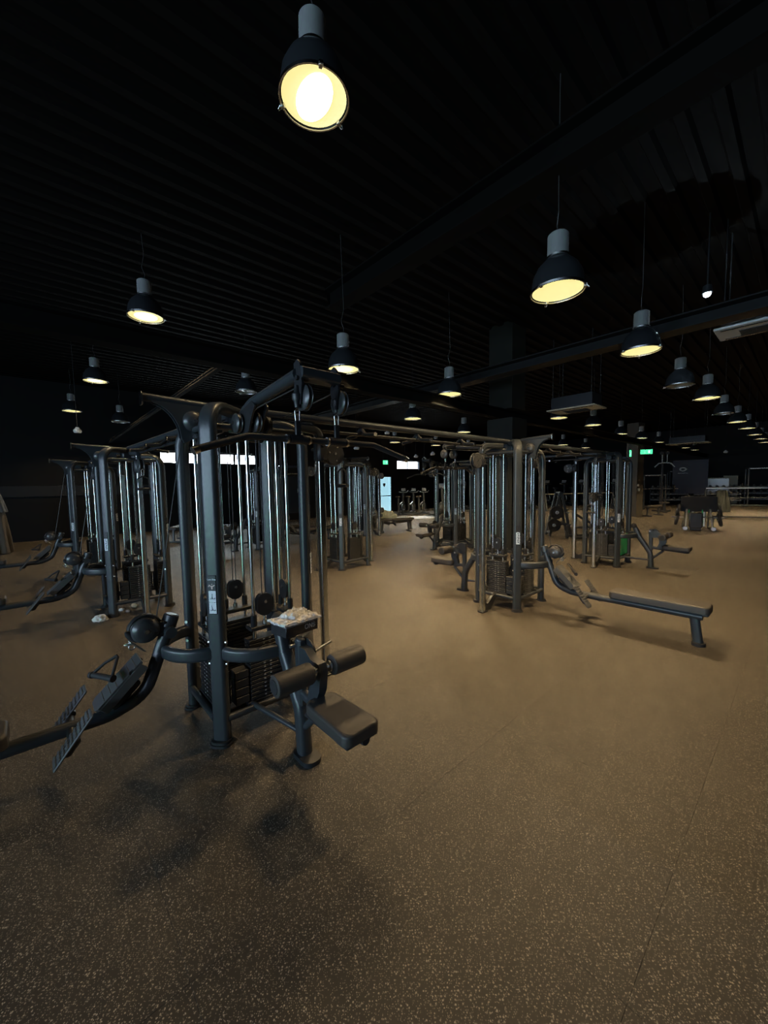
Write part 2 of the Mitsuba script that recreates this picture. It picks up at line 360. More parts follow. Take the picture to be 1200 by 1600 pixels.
lamp(on_z(1131, 646, 3.45), 'unlit lamp with a bright reflection at the head of the far right row', lit=False)
for i, (x, y) in enumerate([(1152, 659), (1168, 669), (1180, 679), (1189, 685.5), (1195, 691)]):
    lamp(on_z(x, y, 3.45), ['nearest', 'second', 'third', 'fourth', 'farthest'][i] + ' small lit lamp of the far row running to the right edge', G1, w=.8, power=2.6)
for i, (x, y, t) in enumerate([(873, 653, 'lit pendant lamp under the hanging ceiling air unit'), (927, 664, 'lit pendant lamp right of the ceiling air unit, first of the far middle row'), (970, 678, 'second lit pendant lamp right of the ceiling air unit'),
                               (1002, 684.5, 'lit pendant lamp above the brown pillar'), (1029, 691, 'lit pendant lamp right above the long exit sign'), (1071, 699.6, 'small lit lamp beside the farther ceiling air unit'), (1085, 703, 'farthest small lit lamp right of the farther air unit')]):
    lamp(on_z(x, y, 3.45), t, w=1.0, power=1.9)
G2 = 'small lamps far back in the middle'
for x, y, l_ in [(645, 654, 'small lamp above the overhead beam between the front and right towers'), (725, 675, 'small lamp just left of the dark pillar above the overhead beam'), (617, 691, 'small lamp under the overhead beam above the light blue door'), (681, 695.7, 'small lamp under the overhead beam left of the right tower'),
                 (880, 695, 'small lamp seen just right of the top bar of the right tower'), (732, 700, 'tiny lamp close beside the pulley of the right tower'), (915, 699.5, 'tiny lamp under the beam toward the tower with the green-lit cover')]:
    p = on_z(x, y, 3.45)
    if p[:2] @ E2 > B1 - .6:
        d = ray(x, y); t_ = (B1 - 1.2) / (d[:2] @ E2); p = _o + d * t_
    lamp(p, l_, G2, w=1.0, power=2.2)

# ------------------------------------------------------------------ ceiling units, exit signs, small fittings
def air_unit(c, yaw, L, W, label, mat):
    k = thing('ceiling_air_unit', label, 'air conditioner'); M = at(c, yaw)
    add(k, 'face_panel', cat(rbox(L, W, .035, .008)), mat, M)
    add(k, 'grille', cat(*[rbox(L * .5, .012, .012, .002, (0, -.12 * W + i * W * .06, -.022)) for i in range(8)]), 'm_frame_dark', M)
    add(k, 'louvre', cat(rbox(L * .86, .035, .012, .003, (0, W * .38, -.02)), rbox(L * .86, .035, .012, .003, (0, -W * .38, -.02))), 'm_frame_dark', M)
    add(k, 'casing', rbox(L * .86, W * .8, .30, .01, (0, 0, .17)), 'm_frame_dark', M)
    for sx in (-1, 1):
        for sy in (-1, 1): add(k, 'hanger', rod((sx * L * .4, sy * W * .36, .1), (sx * L * .4, sy * W * .36, HC - c[2] - .06), .008, 6), 'm_frame_dark', M)
air_unit(on_z(900, 640, 3.45), YAW - math.pi / 2, 1.15, .8, 'pale ceiling air unit hanging above the right cable tower', 'm_panel_beige')
air_unit(on_z(1075, 693, 3.35), YAW - math.pi / 2, 1.6, .9, 'farther dark ceiling air unit hanging behind the far middle lamps', 'm_panel_beige')
air_unit(on_z(1192, 503, 3.75) + np.array([.12, .1, 0]), YAW - math.pi / 2, 1.0, .62, 'grey slotted ceiling air unit cut off by the right edge', 'm_panel')
lk = thing('spotlight', 'small glaring white emergency spotlight on the ceiling beam at the upper right', 'spotlight')
pL = on_z(1105, 457, 4.2)
add(lk, 'body', lathe([(0, .09), (.05, .09), (.055, .0), (.06, -.01), (0, -.005)], 20), 'm_frame_dark', at(pL))
lens = trimesh.creation.icosphere(2, .045); lens.apply_translation((0, 0, -.02))
add(lk, 'lens', lens, 'm_white', at(pL), smooth=True, emitter=emit((9, 11, 12), .1))
add(lk, 'stem', rod((0, 0, .08), (0, 0, HC - 4.2 - .05), .01, 8), 'm_frame_dark', at(pL))
scene['spotlight_throw'] = {'type': 'point', 'position': (pL + np.array([0.02, -.02, -.09])).tolist(), 'intensity': {'type': 'rgb', 'value': [2.2, 2.9, 3.4]}, 'sampling_weight': .5}
def exit_sign(c, yaw, w, h, label):
    k = thing('exit_sign', label, 'exit sign'); M = at(c, yaw)
    add(k, 'box', rbox(w + .03, .05, h + .03, .006), 'm_frame_dark', M)
    f = quad(-w / 2, w / 2, -h / 2, h / 2, 0); f.apply_transform(trimesh.transformations.rotation_matrix(math.pi / 2, [1, 0, 0])); f.apply_translation((0, -.0265, 0))
    if f.face_normals[0][1] > 0: f.invert()
    add(k, 'glow_panel', f, 'm_white', M, smooth=False, emitter=emit((.05, 1.15, .42), .1))
    s = h * .011
    man = [rbox(.9 * s * 6, .004, s * 22, .001, (-w * .14, -.028, -h * .02)), rbox(s * 8, .004, s * 8, .001, (-w * .12, -.028, h * .22)), rbox(s * 5, .004, s * 20, .001, (-w * .20, -.028, -h * .25)), rbox(s * 5, .004, s * 20, .001, (-w * .09, -.028, -h * .25)), rbox(w * .16, .004, h * .6, .001, (w * .22, -.028, 0))]
    add(k, 'pictogram', cat(*man), 'm_white', M, emitter=emit((.75, 1.6, 1.1), .05))
    add(k, 'bracket', cat(rod((-w * .4, 0, h / 2), (-w * .4, 0, h / 2 + .5), .006, 6), rod((w * .4, 0, h / 2), (w * .4, 0, h / 2 + .5), .006, 6)), 'm_frame_dark', M)
pe = at_depth(1010, 706, 16.6); exit_sign(pe, math.radians(-28), .44, .2, 'long green exit sign on the front of the brown pillar')
pe = at_depth(984, 708.5, 16.8); exit_sign(pe, math.radians(35), .22, .3, 'small square green exit sign left of the brown pillar')
pe = at_depth(602, 722.5, 22.0); exit_sign(pe, YAW - math.radians(25), .30, .24, 'pale green exit sign above the light blue door')
def detector(p, r=.05, lbl=''):
    k = thing('ceiling_speaker', lbl, 'speaker', 'small white fittings hanging from the ceiling')
    M = at(p)
    add(k, 'body', lathe([(0, .08), (.03, .08), (.045, .05), (r, .0), (r * .8, -.05), (0, -.06)], 16), 'm_white', M)
    add(k, 'stem', rod((0, 0, .07), (0, 0, HC - p[2] - .05), .006, 6), 'm_frame_dark', M)
for x, y, dep, l_ in [(121, 673, 9, 'below the lowest left lamp'), (557, 700, 13, 'between the pulldown bar and the middle tower'), (676, 709, 15, 'above the far tower left of the right tower'), (650, 713, 16, 'above the right end of the high window'), (1134, 706, 20, 'on the dark wall right of the poster'),
                     (663, 717, 16, 'right of the high window'), (633, 716, 16, 'above the middle of the high window'), (605, 676, 14, 'right above the exit sign over the light blue door')]:
    detector(at_depth(x, y, dep), .085 if dep < 12 else .10, 'small white round fitting hanging ' + l_)


# ------------------------------------------------------------------ the four-sided cable towers
HA, HB = .325, .29; HD = math.hypot(HA, HB)
DIAG = np.array([HA, HB, 0]) / HD; DIAG2 = np.array([-HA, HB, 0]) / HD
def arch(d, top):
    hd = HD; b = np.array([-d[1], d[0], 0])
    p = [-d * hd + np.array([0, 0, .0]), -d * hd + np.array([0, 0, top]), d * hd + np.array([0, 0, top]), d * hd]
    return sweep(fillet(p, .17, 8), rrect(.068, .108, .03), binormal=b)
def foot_plate(d):
    q = rrect(.11, .145, .05, 4); m = cat(prism([(x, y) for x, y in q], .016, 'xy', (0, 0, .008)), prism([(x * .86, y * .86) for x, y in q], .018, 'xy', (0, 0, .024)))
    return mv(m, rz=math.atan2(d[1], d[0]))
TP = {}
def tp(name, maker, mat, smooth=40):
    if name not in TP: TP[name] = mikit.ply(maker(), mat, smooth=smooth)
    return TP[name]
def bolt(p, q, r=.011):
    return rod(p, q, r, 8)
SX, RX = -.045, -.025
def stack_block(n, z0=.195, dz=.028):
    ms = []
    for i in range(n): ms.append(rbox(.09, .25, dz - .004, .003, (SX, 0, z0 + dz * (i + .5))))
    return cat(*ms)
NPL, Z0, DZ = 15, .195, .028
ZT = Z0 + NPL * DZ
def treads():
    ms = []
    for i in range(9):
        for j in range(4): ms.append(rbox(.016, .02, .006, .002, (-.12 + .03 * i, -.042 + .028 * j, .010)))
    return cat(*ms)
def face_parts(t, M, detail, kind):
    """what every side has: stack with plates, guide rods, floating pulley, rails"""
    hw = HB if kind[1] == 'a' else HA; q = kind[1]; kind = kind[2:]
    put(t, 'base_rail', tp('base_rail' + q, lambda: rod((.03, -hw + .03, .165), (.03, hw - .03, .165), .023, 12), 'm_frame'), M)
    put(t, 'top_rail', tp('top_rail' + q, lambda: rod((0, -hw + .02, 2.03), (0, hw - .02, 2.03), .02, 12), 'm_frame'), M)
    put(t, 'stack_base', tp('stack_base' + q, lambda: cat(rbox(.10, .30, .03, .004, (SX, 0, .178)), rbox(.03, hw * 1.8, .03, .004, (-.06, 0, .15))), 'm_rubber'), M)
    if detail:
        st = put(t, 'weight_stack', tp('stack_top', lambda: rbox(.10, .22, .03, .006, (SX, 0, ZT + .07)), 'm_plate'), M)
        for i in range(NPL): put(st, 'weight_plate', tp('plate', lambda: rbox(.09, .25, DZ - .005, .003, (SX, 0, 0)), 'm_plate', False), M @ T().translate([0, 0, Z0 + DZ * (i + .5)]))
        put(st, 'number_sticker', tp('stick', lambda: cat(*[rbox(.003, .013, .008, .001, (SX + .0455, y, Z0 + DZ * (i + .5))) for i in range(NPL) for y in (-.022, .022)]), 'm_ink2', False), M, label='two columns of small pale number marks')
        labels[numbered_last]['kind'] = 'stuff'
        put(t, 'increment_weight', tp('incw', lambda: cat(*[rbox(.085, .095, .055, .005, (SX - .0, 0, .225 + .058 * i)) for i in range(4)]), 'm_plate', False), M @ T().translate([0, .182 if q == 'a' else -.182, 0]))
    else:
        put(t, 'weight_stack', tp('stack_far', lambda: cat(stack_block(NPL), rbox(.10, .22, .03, .006, (SX, 0, ZT + .07))), 'm_plate', False), M)
    for y in (-.076, .076):
        g = put(t, 'guide_rod', tp('guide_rod', lambda: rod((RX, 0, ZT), (RX, 0, 2.03), .0125, 12), 'm_chrome'), M @ T().translate([0, y, 0]))
        if detail: put(g, 'stop_collar', tp('stopc', lambda: lathe([(.0125, ZT + .085), (.021, ZT + .085), (.021, ZT + .16), (.0125, ZT + .16), (.0125, ZT + .085)], 14), 'm_rubber'), M @ T().translate([RX, y, 0]))
    pp = put(t, 'pulley_plate', tp('pulley_plate', lambda: prism([(x, z) for x, z in rrect(.11, .155, .05, 5)], .045, 'yz', (RX, 0, .84)), 'm_frame_dark'), M)
    if detail: put(pp, 'bolt', tp('ppb', lambda: rod((RX - .03, 0, .86), (RX + .03, 0, .86), .011, 8), 'm_steel'), M)
    put(t, 'stack_pin', tp('stack_pin', lambda: cat(lathe([(0, ZT + .08), (.014, ZT + .08), (.014, ZT + .11), (.007, ZT + .115), (.007, .765), (0, .765)], 12), rod((-.02, 0, ZT + .09), (.04, 0, ZT + .09), .006, 8)), 'm_steel'), M @ T().translate([RX, 0, 0]))
    put(t, 'stack_cable', tp('stack_cable', lambda: cat(rod((RX, -.012, .84), (RX, -.012, 2.05), .0035, 6), rod((RX, .012, .84), (RX, .012, 2.05), .0035, 6)), 'm_cable'), M)
scene['m_ink2'] = pr((.25, .25, .25), .5)
def support_arc(bulge, z, HS=HB):
    a = np.linspace(0, math.pi, 17)
    return sweep([(max(.0, bulge * math.sin(u)) , -HS * .93 * math.cos(u), z) for u in a], rrect(.05, .088, .024), binormal=(0, 0, 1))
def pulley_ball(r=.08, w=.125):
    h = w / 2
    return mv(lathe([(0, -h), (r * .55, -h), (r * .9, -h * .72), (r, -h * .4), (r, -.012), (r * .93, -.008), (r * .93, .008), (r, .012), (r, h * .4), (r * .9, h * .72), (r * .55, h), (0, h)], 28), rx=math.pi / 2)
def row_station(t, M, hw):
    put(t, 'support_arc', tp(f'row_arc{hw}', lambda: support_arc(.25, .60, hw), 'm_frame'), M)
    put(t, 'row_column', tp('row_col', lambda: tube(fillet([(.205, 0, .775), (.27, 0, .60), (.365, 0, .35), (.55, 0, .292), (1.05, 0, .292)], [.2, .2, .25], 8), .039, 16), 'm_frame'), M)
    put(t, 'column_cap', tp('row_cap', lambda: cat(mv(lathe([(0, .03), (.038, .03), (.046, .022), (.048, -.05), (.0, -.05)], 20), .198, 0, .80, ry=-.35), mv(lathe([(0, -.01), (.03, -.01), (.034, .01), (.034, .06), (0, .06)], 16), .22, .045, .735, rx=-math.pi / 2)), 'm_frame'), M)
    pb = put(t, 'low_pulley', tp('ball', pulley_ball, 'm_pulley'), M @ T().translate([.345, 0, .765]))
    put(pb, 'axle', tp('axle', lambda: rod((0, -.067, 0), (0, .067, 0), .013, 10), 'm_steel'), M @ T().translate([.345, 0, .765]))
    put(t, 'pulley_bracket', tp('row_brk', lambda: cat(*[prism([(.205, .75), (.24, .80), (.33, .80), (.36, .765), (.33, .73), (.25, .70)], .006, 'xz', (0, y, 0)) for y in (-.03, .03)], *[rod((x, -.045, z), (x, .045, z), .009, 8) for x, z in ((.245, .79), (.255, .725))], *[tube([(.345 + .092 * math.cos(u), y, .765 + .092 * math.sin(u)) for u in np.linspace(.2, 2.6, 9)], .008, 6) for y in (-.012, .012)]), 'm_frame_dark'), M)
    def board():
        q = [(-.16, -.085), (-.16, .085), (-.10, .085), (-.10, .062), (-.07, .062), (-.07, .085), (.15, .085), (.17, .06), (.17, -.06), (.15, -.085)]
        m = prism(q, .016, 'xy', (0, 0, 0)); s = cat(m, mv(rbox(.30, .012, .055, .003), 0, -.08, -.03), mv(rbox(.30, .012, .055, .003), 0, .08, -.03), *[mv(rbox(.006, .15, .004, .001), -.12 + .045 * i, 0, .009) for i in range(6)])
        return mv(s, .50, 0, .485, ry=.76)
    fb = put(t, 'foot_board', tp('row_board', board, 'm_tread'), M)
    put(fb, 'board_bracket', tp('row_bb', lambda: cat(rbox(.09, .05, .05, .01, (.42, 0, .50)), mv(rbox(.20, .06, .05, .012), .47, 0, .39, ry=.76)), 'm_frame_dark'), M)
    for sy in (-1, 1):
        Mf = M @ T().translate([.735, .175 * sy, .315]).rotate([0, 1, 0], math.degrees(.92))
        f = put(t, 'footplate', tp('fplate', lambda: rbox(.29, .115, .014, .006), 'm_tread'), Mf)
        put(f, 'tread', tp('tread', treads, 'm_tread'), Mf)
        put(f, 'footplate_arm', tp(f'farm{sy}', lambda: cat(rod((.735, .03 * sy, .29), (.735, .15 * sy, .28), .024, 12), mv(rbox(.10, .05, .05, .012), .745, .17 * sy, .275, ry=.92)), 'm_frame_dark'), M)
    put(t, 'bench_rail', tp('row_rail', lambda: cat(rod((1.0, 0, .292), (1.80, 0, .292), .039, 16), rbox(.86, .06, .05, .012, (1.42, 0, .325))), 'm_frame'), M)
    pad = put(t, 'bench_pad', tp('row_pad', lambda: pad_mesh(.88, .24, .07, (1.425, 0, .382)), 'm_pad'), M)
    put(pad, 'pad_base', tp('row_padb', lambda: rbox(.85, .2, .012, .003, (1.425, 0, .344)), 'm_frame_dark'), M)
    put(t, 'bench_leg', tp('row_leg', lambda: sweep([(1.735, 0, .28), (1.772, 0, .02)], rrect(.06, .085, .028)), 'm_frame'), M)
    put(t, 'leg_foot', tp('row_foot', lambda: prism([(x, y) for x, y in rrect(.11, .135, .05, 4)], .03, 'xy', (1.775, 0, .015)), 'm_rubber'), M)
def pad_mesh(l, w, h, c, r=.018):
    lay = [(0, -h / 2, r), (1, -h / 2, 0), (1, h / 2 - r, 0), (1, h / 2 - r * .35, r * .3), (1, h / 2, r)]
    rings = []
    for _, z, ins in lay:
        rings.append(np.array([(x, y, z) for x, y in rrect(l - 2 * ins, w - 2 * ins, min(.045, w * .3), 5)]))
    v = np.vstack(rings); n = len(rings[0]); f = []
    for i in range(len(rings) - 1):
        for j in range(n):
            a, b = i * n + j, i * n + (j + 1) % n; f += [(a, b, b + n), (a, b + n, a + n)]
    v = np.vstack([v, [[0, 0, -h / 2], [0, 0, h / 2]]])
    for j in range(n): f += [(len(v) - 2, (j + 1) % n, j), (len(v) - 1, (len(rings) - 1) * n + j, (len(rings) - 1) * n + (j + 1) % n)]
    m = trimesh.Trimesh(v, np.array(f), process=False); m.apply_translation(c); return m
def top_bar(t, M):
    b = put(t, 'top_bar', tp('top_bar', lambda: tube(fillet([(-.30, 0, 2.16), (-.1, 0, 2.2), (.29, 0, 2.215)], .2, 4), .026, 14), 'm_frame'), M)
    put(b, 'end_plate', tp('tb_end', lambda: prism([(y, z) for y, z in rrect(.075, .085, .02)], .008, 'yz', (.29, 0, 2.205)), 'm_steel'), M)
    def gus():
        pts = [(.24, 2.195), (-.18, 2.185), (-.18, 2.03), (-.03, 1.99), (.065, 1.94)] + [(.26 - .18 * math.cos(u), 1.97 + .215 * math.sin(u)) for u in np.linspace(0.05, 1.4, 8)]
        return cat(prism(pts, .012, 'xz', (0, .022, 0)), prism(pts, .012, 'xz', (0, -.022, 0)))
    put(t, 'gusset', tp('gusset', gus, 'm_frame'), M)
    p = put(t, 'high_pulley', tp('ball_s', lambda: pulley_ball(.07, .13), 'm_pulley'), M @ T().translate([.0, 0, 2.085]))
    put(p, 'axle', tp('axle_s', lambda: rod((0, -.07, 0), (0, .07, 0), .012, 10), 'm_steel'), M @ T().translate([.0, 0, 2.085]))
    put(t, 'pull_cable', tp('pull_cable', lambda: cat(rod((.055, .0, 2.08), (.285, .01, .80), .0035, 6), rod((-.04, .03, 2.04), (.02, .03, .72), .0035, 6)), 'm_cable'), M)
def lat_station(t, M, hw, arm=True):
    put(t, 'support_arc', tp(f'lat_arc{hw}', lambda: support_arc(.24, .60, hw), 'm_frame'), M)
    lg = put(t, 'seat_column', tp('lat_leg', lambda: sweep(fillet([(.205, 0, .74), (.27, 0, .58), (.455, 0, .30), (.475, 0, .02)], [.1, .18], 8), rrect(.085, .085, .03), binormal=(0, 1, 0)), 'm_frame'), M)
    put(lg, 'column_cap', tp('lat_cap', lambda: mv(rbox(.085, .095, .11, .03), .185, 0, .775, ry=-.4), 'm_rubber'), M)
    put(lg, 'foot_plate', tp('lat_foot', lambda: prism([(x, y) for x, y in rrect(.20, .12, .055, 5)], .028, 'xy', (.50, 0, .014)), 'm_frame_dark'), M)
    put(t, 'brace', tp('lat_brace', lambda: rod((.0, -.12, .18), (.45, -.02, .16), .018, 10), 'm_frame'), M)
    sb = put(t, 'seat_arm', tp('lat_sarm', lambda: cat(sweep(fillet([(.47, 0, .40), (.60, 0, .385), (1.0, 0, .365)], .1, 5), rrect(.055, .05, .02), binormal=(0, 1, 0)), rod((.50, 0, .20), (.66, 0, .35), .022, 10)), 'm_frame'), M)
    def tprl():
        m = pad_mesh(.42, .22, .062, (0, 0, 0)); v = m.vertices; v[:, 1] *= .86 + .14 * (v[:, 0] + .21) / .42 * 1.3; m.apply_translation((.855, 0, .425)); return m
    sp = put(t, 'seat_pad', tp('lat_pad', tprl, 'm_pad'), M)
    put(sp, 'seat_shell', tp('lat_shell', lambda: rbox(.40, .20, .022, .008, (.855, 0, .386)), 'm_rubber'), M)
    put(sp, 'seat_knob', tp('lat_knob', lambda: mv(lathe([(0, -.03), (.024, -.03), (.028, 0), (.024, .03), (0, .03)], 14), 1.0, .04, .355, ry=math.pi / 2), 'm_rubber'), M)
    rb = put(t, 'roller_post', tp('lat_rpost', lambda: cat(rbox(.06, .055, .42, .012, (.465, 0, .53)), prism([(.44, .70), (.56, .70), (.62, .66), (.70, .66), (.72, .62), (.70, .50), (.64, .39), (.56, .39), (.60, .50), (.58, .58), (.44, .58)], .05, 'xz')), 'm_frame'), M)
    put(rb, 'adjusting_plate', tp('lat_adj', lambda: cat(prism([(x + .50, z + .655) for x, z in circ(.085, 24) if True], .012, 'xz', (0, .03, 0))), 'm_frame_dark'), M)
    for i_, (p_, q_, r_) in enumerate((((.455, -.065, .70), (.455, -.03, .70), .012), ((.54, .05, .66), (.54, .17, .69), .010), ((.60, .035, .58), (.60, .07, .58), .014))): put(rb, 'pin', tp(f'lat_pin{i_}', lambda: rod(p_, q_, r_, 10), 'm_steel'), M)
    put(rb, 'roller_axle', tp('lat_axle', lambda: cat(rod((.69, -.28, .625), (.69, .28, .625), .014, 12), *[lathe([(0, 0)]+[(0.03, 0), (.034, .008), (.03, .016), (0, .016)], 16).apply_transform(trimesh.transformations.rotation_matrix(math.pi/2, [1, 0, 0])).apply_translation((.69, y, .625)) for y in (.062, -.046)]), 'm_steel'), M)
    for y in (-.175, .175):
        r_ = put(t, 'thigh_roller', tp('roller', lambda: mv(lathe([(0, -.11), (.042, -.11), (.056, -.105), (.06, -.095), (.06, .095), (.056, .105), (.042, .11), (0, .11)], 28), rx=math.pi / 2), 'm_pad'), M @ T().translate([.69, y, .625]))
        put(r_, 'roller_cap', tp('rollcap', lambda: cat(disc_x(.04, .006), *[]), 'm_rubber'), M @ T().translate([.69, y + .111 * (1 if y > 0 else -1), .625]))
    if not arm: return
    s_ = -.10
    put(t, 'pulldown_arm', tp('lat_arm', lambda: sweep(fillet([(-.03, s_, 2.02), (.02, s_, 2.12), (.16, s_, 2.165), (.72, s_, 2.215)], [.12, .12], 6), rrect(.06, .07, .028), binormal=(0, 1, 0)), 'm_frame'), M)
    put(t, 'arm_gusset', tp('lat_gus', lambda: cat(*[prism([(-.06, 2.02), (.02, 2.12), (.22, 2.165), (.26, 2.13), (.20, 2.06), (.16, 1.99), (.02, 1.98)], .012, 'xz', (0, y, 0)) for y in (s_ - .03, s_ + .05)]), 'm_frame_dark'), M)
    for dx, y in ((.05, s_ - .06), (.15, s_ + .02), (.06, s_ + .13)):
        q = put(t, 'guide_pulley', tp('gpul', lambda: pulley_ball(.062, .05), 'm_pulley'), M @ T().translate([dx, y, 2.05]))
        put(q, 'axle', tp('gaxle', lambda: rod((0, -.03, 0), (0, .03, 0), .010, 8), 'm_steel'), M @ T().translate([dx, y, 2.05]))
    put(t, 'cross_bar', tp('lat_cross', lambda: sweep([(.735, -.115, 2.215), (.735, .115, 2.215)], rrect(.11, .06, .022)), 'm_frame'), M)
    for y in (-.11, .11):
        put(t, 'cheek_plate', tp('cheek', lambda: cat(prism([(.70, 2.27), (.735, 2.285), (.76, 2.26), (.775, 2.16), (.755, 2.06), (.72, 2.06), (.70, 2.16)], .012, 'xz'), rod((.742, -.02, 2.19), (.742, .05, 2.19), .012, 10)), 'm_frame_dark'), M @ T().translate([0, y, 0]))
        q = put(t, 'arm_pulley', tp('apul', lambda: pulley_ball(.068, .05), 'm_pulley'), M @ T().translate([.735, y + .03, 2.10]))
        put(q, 'axle', tp('gaxle', None, None), M @ T().translate([.735, y + .03, 2.10]))
    put(t, 'arm_cable', tp('lat_cable', lambda: cat(rod((.05, s_ - .03, 2.10), (.70, s_ + .02, 2.165), .004, 6), rod((.10, .12, 2.10), (.70, .14, 2.165), .004, 6)), 'm_cable'), M)
def cross_station(t, M, zc=1.93):
    put(t, 'chrome_column', tp('ccol', lambda: sweep([(.335, 0, .0), (.335, 0, 2.06)], rrect(.06, .06, .014)), 'm_chrome'), M)
    put(t, 'column_fin', tp('cfin', lambda: cat(prism([(.30, .015), (.30, .12), (.24, .09), (.12, .17), (-.02, .20), (-.02, .16), (.08, .10), (.16, .015)], .035, 'xz'), rbox(.11, .09, .02, .006, (.33, 0, .01))), 'm_frame_dark'), M)
    put(t, 'column_head', tp('chead', lambda: cat(sweep(fillet([(.335, 0, 1.95), (.335, 0, 2.11), (-.10, 0, 2.13)], .08, 5), rrect(.07, .06, .02), binormal=(0, 1, 0))), 'm_frame'), M)
    put(t, 'carriage', tp('carr', lambda: cat(rbox(.10, .10, .17, .02, (.345, 0, 0)), rbox(.09, .04, .12, .012, (.42, 0, .0)), *[bolt((.34, -.06, z), (.34, .06, z)) for z in (-.05, .05)], rod((.345, .05, .03), (.345, .13, .03), .014, 10)), 'm_frame_dark'), M @ T().translate([0, 0, zc]))
    w = put(t, 'swivel_pulley', tp('spul', lambda: cat(mv(disc_x(.095, .018), 0, -.022, 0), mv(disc_x(.095, .018), 0, .022, 0), mv(disc_x(.08, .03), 0, 0, 0)), 'm_pulley'), M @ T().translate([.475, 0, zc - .01]))
    put(w, 'pulley_bolt', tp('spb', lambda: cat(rod((0, -.036, 0), (0, .036, 0), .012, 8), *[rod((.06 * math.cos(u), -.034, .06 * math.sin(u)), (.06 * math.cos(u), .034, .06 * math.sin(u)), .008, 8) for u in (1.2, 3.0, 4.9)]), 'm_steel'), M @ T().translate([.475, 0, zc - .01]))
    put(t, 'column_cable', tp('ccable', lambda: cat(rod((.375, .02, .05), (.375, .02, 2.0), .0035, 6), rod((.30, -.02, .06), (.29, -.02, 2.05), .0035, 6)), 'm_cable'), M)
def sign(t, M, big):
    """instruction placard on a post: dark picture on top, two pale drawings below"""
    k = put(t, 'instruction_sign', tp('sgn', lambda: rbox(.004, .052, .245, .0015), 'm_sign_dark'), M)
    if not big:
        put(k, 'pale_panel', tp('sgp', lambda: rbox(.003, .047, .155, .001, (.0015, 0, -.04)), 'm_sign_white'), M)
        put(k, 'drawing', tp('sgd', lambda: cat(*[rbox(.002, .018, .012, .0005, (.0035, (i % 2) * .004, .02 - .022 * i)) for i in range(6)]), 'm_ink', False), M)
        return
    for i, z in enumerate((-.0105, -.0835)): put(k, 'pale_panel', tp('sgpb', lambda: rbox(.003, .048, .071, .001, (.0015, 0, 0)), 'm_sign_white'), M @ T().translate([0, 0, z]))
    for i, (z, ln) in enumerate(((-.0105, .0), (-.0835, -.006))):
        put(k, 'figure_drawing', mikit.ply(cat(rbox(.001, .034, .004, .0004, (.0036, 0, -.015)), rbox(.001, .009, .007, .0004, (.0036, -.001, -.010)), rbox(.001, .005, .014, .0004, (.0036, ln * .4 - .001, -.002)), rbox(.001, .006, .007, .0004, (.0036, ln - .0005, .012)), rbox(.001, .004, .009, .0004, (.0036, .016, -.0125))), 'm_ink'), M @ T().translate([0, 0, z]))
    fig = cat(rbox(.001, .010, .022, .0004, (.0030, 0, .046)), mv(rbox(.001, .018, .006, .0004), .003, -.012, .058, rx=-.7), mv(rbox(.001, .018, .006, .0004), .003, .012, .058, rx=.7), mv(rbox(.001, .012, .005, .0004), .003, -.020, .055, rx=.9), rbox(.001, .006, .007, .0004, (.003, 0, .067)))
    put(k, 'photo_figure', mikit.ply(fig, 'm_skin_print'), M @ T().translate([0, 0, .0]))
    tm = meshkit.text_mesh('Low Row', .0095, .001, bold=True); tm.apply_translation((-tm.bounds[:, 0].mean(), 0, 0)); tm.apply_transform(np.array([[0, 0, 1, 0], [1, 0, 0, 0], [0, 1, 0, 0], [0, 0, 0, 1.0]]))
    put(k, 'heading', mikit.ply(tm, 'm_sign_white'), M @ T().translate([.003, 0, .092]), label='white lettering Low Row')
